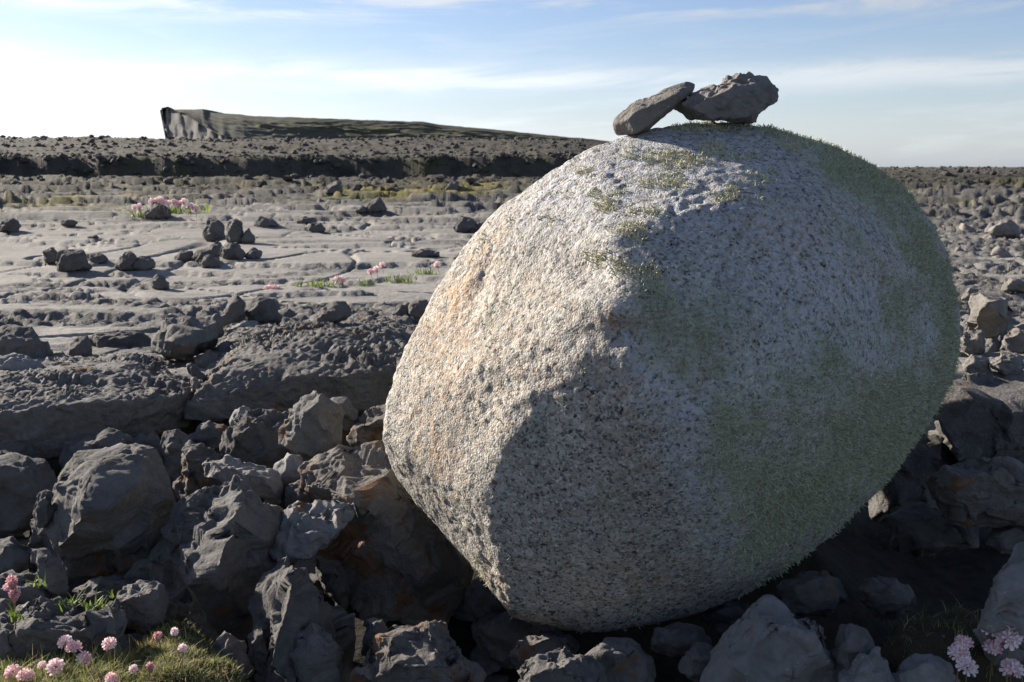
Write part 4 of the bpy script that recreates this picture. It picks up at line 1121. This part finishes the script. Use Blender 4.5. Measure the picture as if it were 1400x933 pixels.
for (px, py, D, s, lab) in [
    (75, 912, 1.40, 1.12, 'largest pale pink thrift head in the lower left cluster'),
    (101, 886, 1.43, .98, 'pink thrift head, right one of the upper touching pair at lower left'),
    (89, 878, 1.45, .92, 'pink thrift head, left one of the upper touching pair at lower left'),
    (115, 901, 1.42, .95, 'pink thrift head between the touching pair and the turf'),
    (150, 881, 1.45, .95, 'lone pale thrift head in front of the long rippled rock'),
    (58, 910, 1.42, .6, 'small half open thrift head left of the largest head'),
    (17, 919, 1.40, .95, 'leftmost thrift head in the lower left corner'),
    (35, 925, 1.38, 1.0, 'thrift head second from the lower left corner'),
    (239, 864, 1.45, .55, 'small pale thrift head on top of the rounded turf mound'),
    (250, 887, 1.38, .62, 'small pink thrift head on the front of the rounded turf mound'),
    (183, 915, 1.36, .58, 'small pink thrift head at the left foot of the rounded turf mound'),
    (152, 928, 1.36, .75, 'thrift head at the bottom edge between the two turf patches'),
    (12, 803, 1.52, .7, 'drooping pale pink thrift head at the left edge by the dry one')]:
    flower(lab, px, py, D, s * 0.88)
for (px, py, D, s, lab) in [(216, 869, 1.46, .95, 'small red thrift bud on the top left of the turf mound'), (205, 911, 1.37, .9, 'small red thrift bud low on the turf mound'),
                            (16, 795, 1.52, 1.3, 'dry brownish thrift head at the left edge, topmost'), (20, 812, 1.51, 1.3, 'dry brownish thrift head at the left edge, lowest')]:
    flower(lab, px, py, D, s, head=BUD)
for (px, py, D, s, lab) in [
    (1311, 895, 1.45, 1.2, 'shaded thrift head, leftmost of the group at the bottom right'),
    (1318, 880, 1.45, 1.0, 'shaded thrift head just above the leftmost one at the bottom right'),
    (1322, 913, 1.43, 1.15, 'shaded thrift head at the bottom edge of the right group'),
    (1357, 860, 1.47, 1.25, 'shaded thrift head, topmost of the right group'),
    (1380, 873, 1.45, 1.5, 'largest shaded thrift head at the right edge'),
    (1357, 887, 1.46, 1.05, 'shaded thrift head seen from behind with a green cup in the right group'),
    (1383, 915, 1.43, 1.25, 'shaded thrift head in the bottom right corner')]:
    flower(lab, px, py, D, s, group='pink thrift flowers in the shade at the right', stem=0.09)
for i, (px, py, lab) in enumerate([(366, 396, 'left of the two deep pink thrift heads beside the blocks on the pavement'), (376, 395, 'right of the two deep pink thrift heads beside the blocks on the pavement'),
                  (461, 382, 'pink thrift head at the end of the yellow cushion'), (468, 383, 'tiny pink thrift head just right of the yellow cushion'), (507, 372, 'short pink thrift flower beside the spiky plant'), (515, 369, 'middle pink thrift flower beside the spiky plant'),
                  (523, 363, 'tallest pale thrift flower above the strip of plants'), (598, 362, 'pale thrift flower at the boulder end of the strip of plants')]):
    flower(lab, px, py, gD(392 if i < 2 else 386), 1.9 if i < 2 else 1.5, stem=0.05, group='pink thrift flowers on the pavement', head=HEADS[3] if i < 4 else None)
for (px, py) in [(184,284),(191,283),(208,276),(214,275),(223,277),(230,279),(238,277),(246,279),(252,276),(258,282),(263,283),(268,286),(219,273),(242,281)]:
    flower('tiny pink thrift flower in the distant clump behind the dark rock', px, py, gD(299), 3.2, stem=0.12, group='distant clump of pink thrift')

# ------------------------------------------------------------------ every loose stone gets its own words
def name_loose():
    dg = bpy.context.evaluated_depsgraph_get(); dg.update()
    eye = Vector((0, 0, EYE))
    loose = [o for o in COL.objects if o.get('loose')]
    marks = []
    for o in COL.objects:
        if o.get('label') and o.get('category') in ('rock', 'slab') and not o.get('loose'):
            c = o.matrix_world @ (sum((Vector(b) for b in o.bound_box), Vector()) / 8)
            x, y = to_px(np.array([c[:]]))
            t = o['label'].split(', ')[0].split()
            if len(t) > 9:
                cut = [i for i, q in enumerate(t[:10]) if q in ('with', 'at', 'in', 'beside', 'behind', 'under', 'by', 'below', 'between', 'of', 'on', 'standing', 'over', 'above', 'right', 'left', 'before') and i > 2]
                t = t[:cut[-1]] if cut else t[:9]
                if t[-1] in ('standing', 'lying', 'tucked', 'propped', 'leaning', 'stuck', 'wedged', 'jutting', 'out', 'the', 'a', 'deep', 'just', 'rising', 'half', 'hidden', 'top', 'low', 'squat', 'touching', 'edge', 'end'): continue
            if 0 < x[0] < 1400 and 150 < y[0] < 930: marks.append((float(x[0]), float(y[0]), ' '.join(t)))
    from collections import Counter
    cn = Counter(m[2] for m in marks)
    marks = [m for m in marks if cn[m[2]] == 1]
    found = {}
    for o in loose:
        me = o.data; n = len(me.vertices)
        mw = o.matrix_world
        seen = 0
        P = []
        for i in range(0, n, max(1, n // 60)):
            p = mw @ me.vertices[i].co
            P.append(p[:])
            d = p - eye; L = d.length
            h = scene.ray_cast(dg, eye, d / L, distance=L + 0.1)
            if h[0] and h[4].name == o.name:
                x, y = to_px(np.array([p[:]]))
                if 0 < x[0] < 1400 and 0 < y[0] < 933: seen += 1
        if seen < 2:
            bpy.data.objects.remove(o); continue
        x, y = to_px(np.array(P))
        w_, h_ = x.max() - x.min(), y.max() - y.min()
        cx, cy = x.mean(), y.mean()
        m = min(marks, key=lambda q: (q[0] - cx) ** 2 + (1.4 * (q[1] - cy)) ** 2)
        dx, dy = cx - m[0], cy - m[1]
        rel = ('left of' if dx < 0 else 'right of') if abs(dx) > 1.2 * abs(dy) else ('behind' if dy < 0 else 'in front of')
        big = 'tiny' if w_ < 16 else 'small' if w_ < 45 else 'medium'
        shp = 'flat' if h_ < 0.62 * w_ else 'upright' if h_ > 0.95 * w_ else 'chunky'
        found.setdefault((f'{big} {shp} stone {rel} the {m[2]}'), []).append((math.hypot(dx, dy), o))
    for lab, lst in found.items():
        lst.sort(key=lambda q: q[0])
        for k, (d, o) in enumerate(lst):
            pre = '' if len(lst) == 1 else ('nearest ', 'second nearest ', 'third nearest ', 'fourth nearest ', 'fifth nearest ')[min(k, 4)]
            o['label'] = ' '.join((pre + lab).split()[:16])
    for o in COL.objects:
        if 'loose' in o: del o['loose']
name_loose()
print('TOTAL', time.time() - T0, 'tris', TRIS[0])
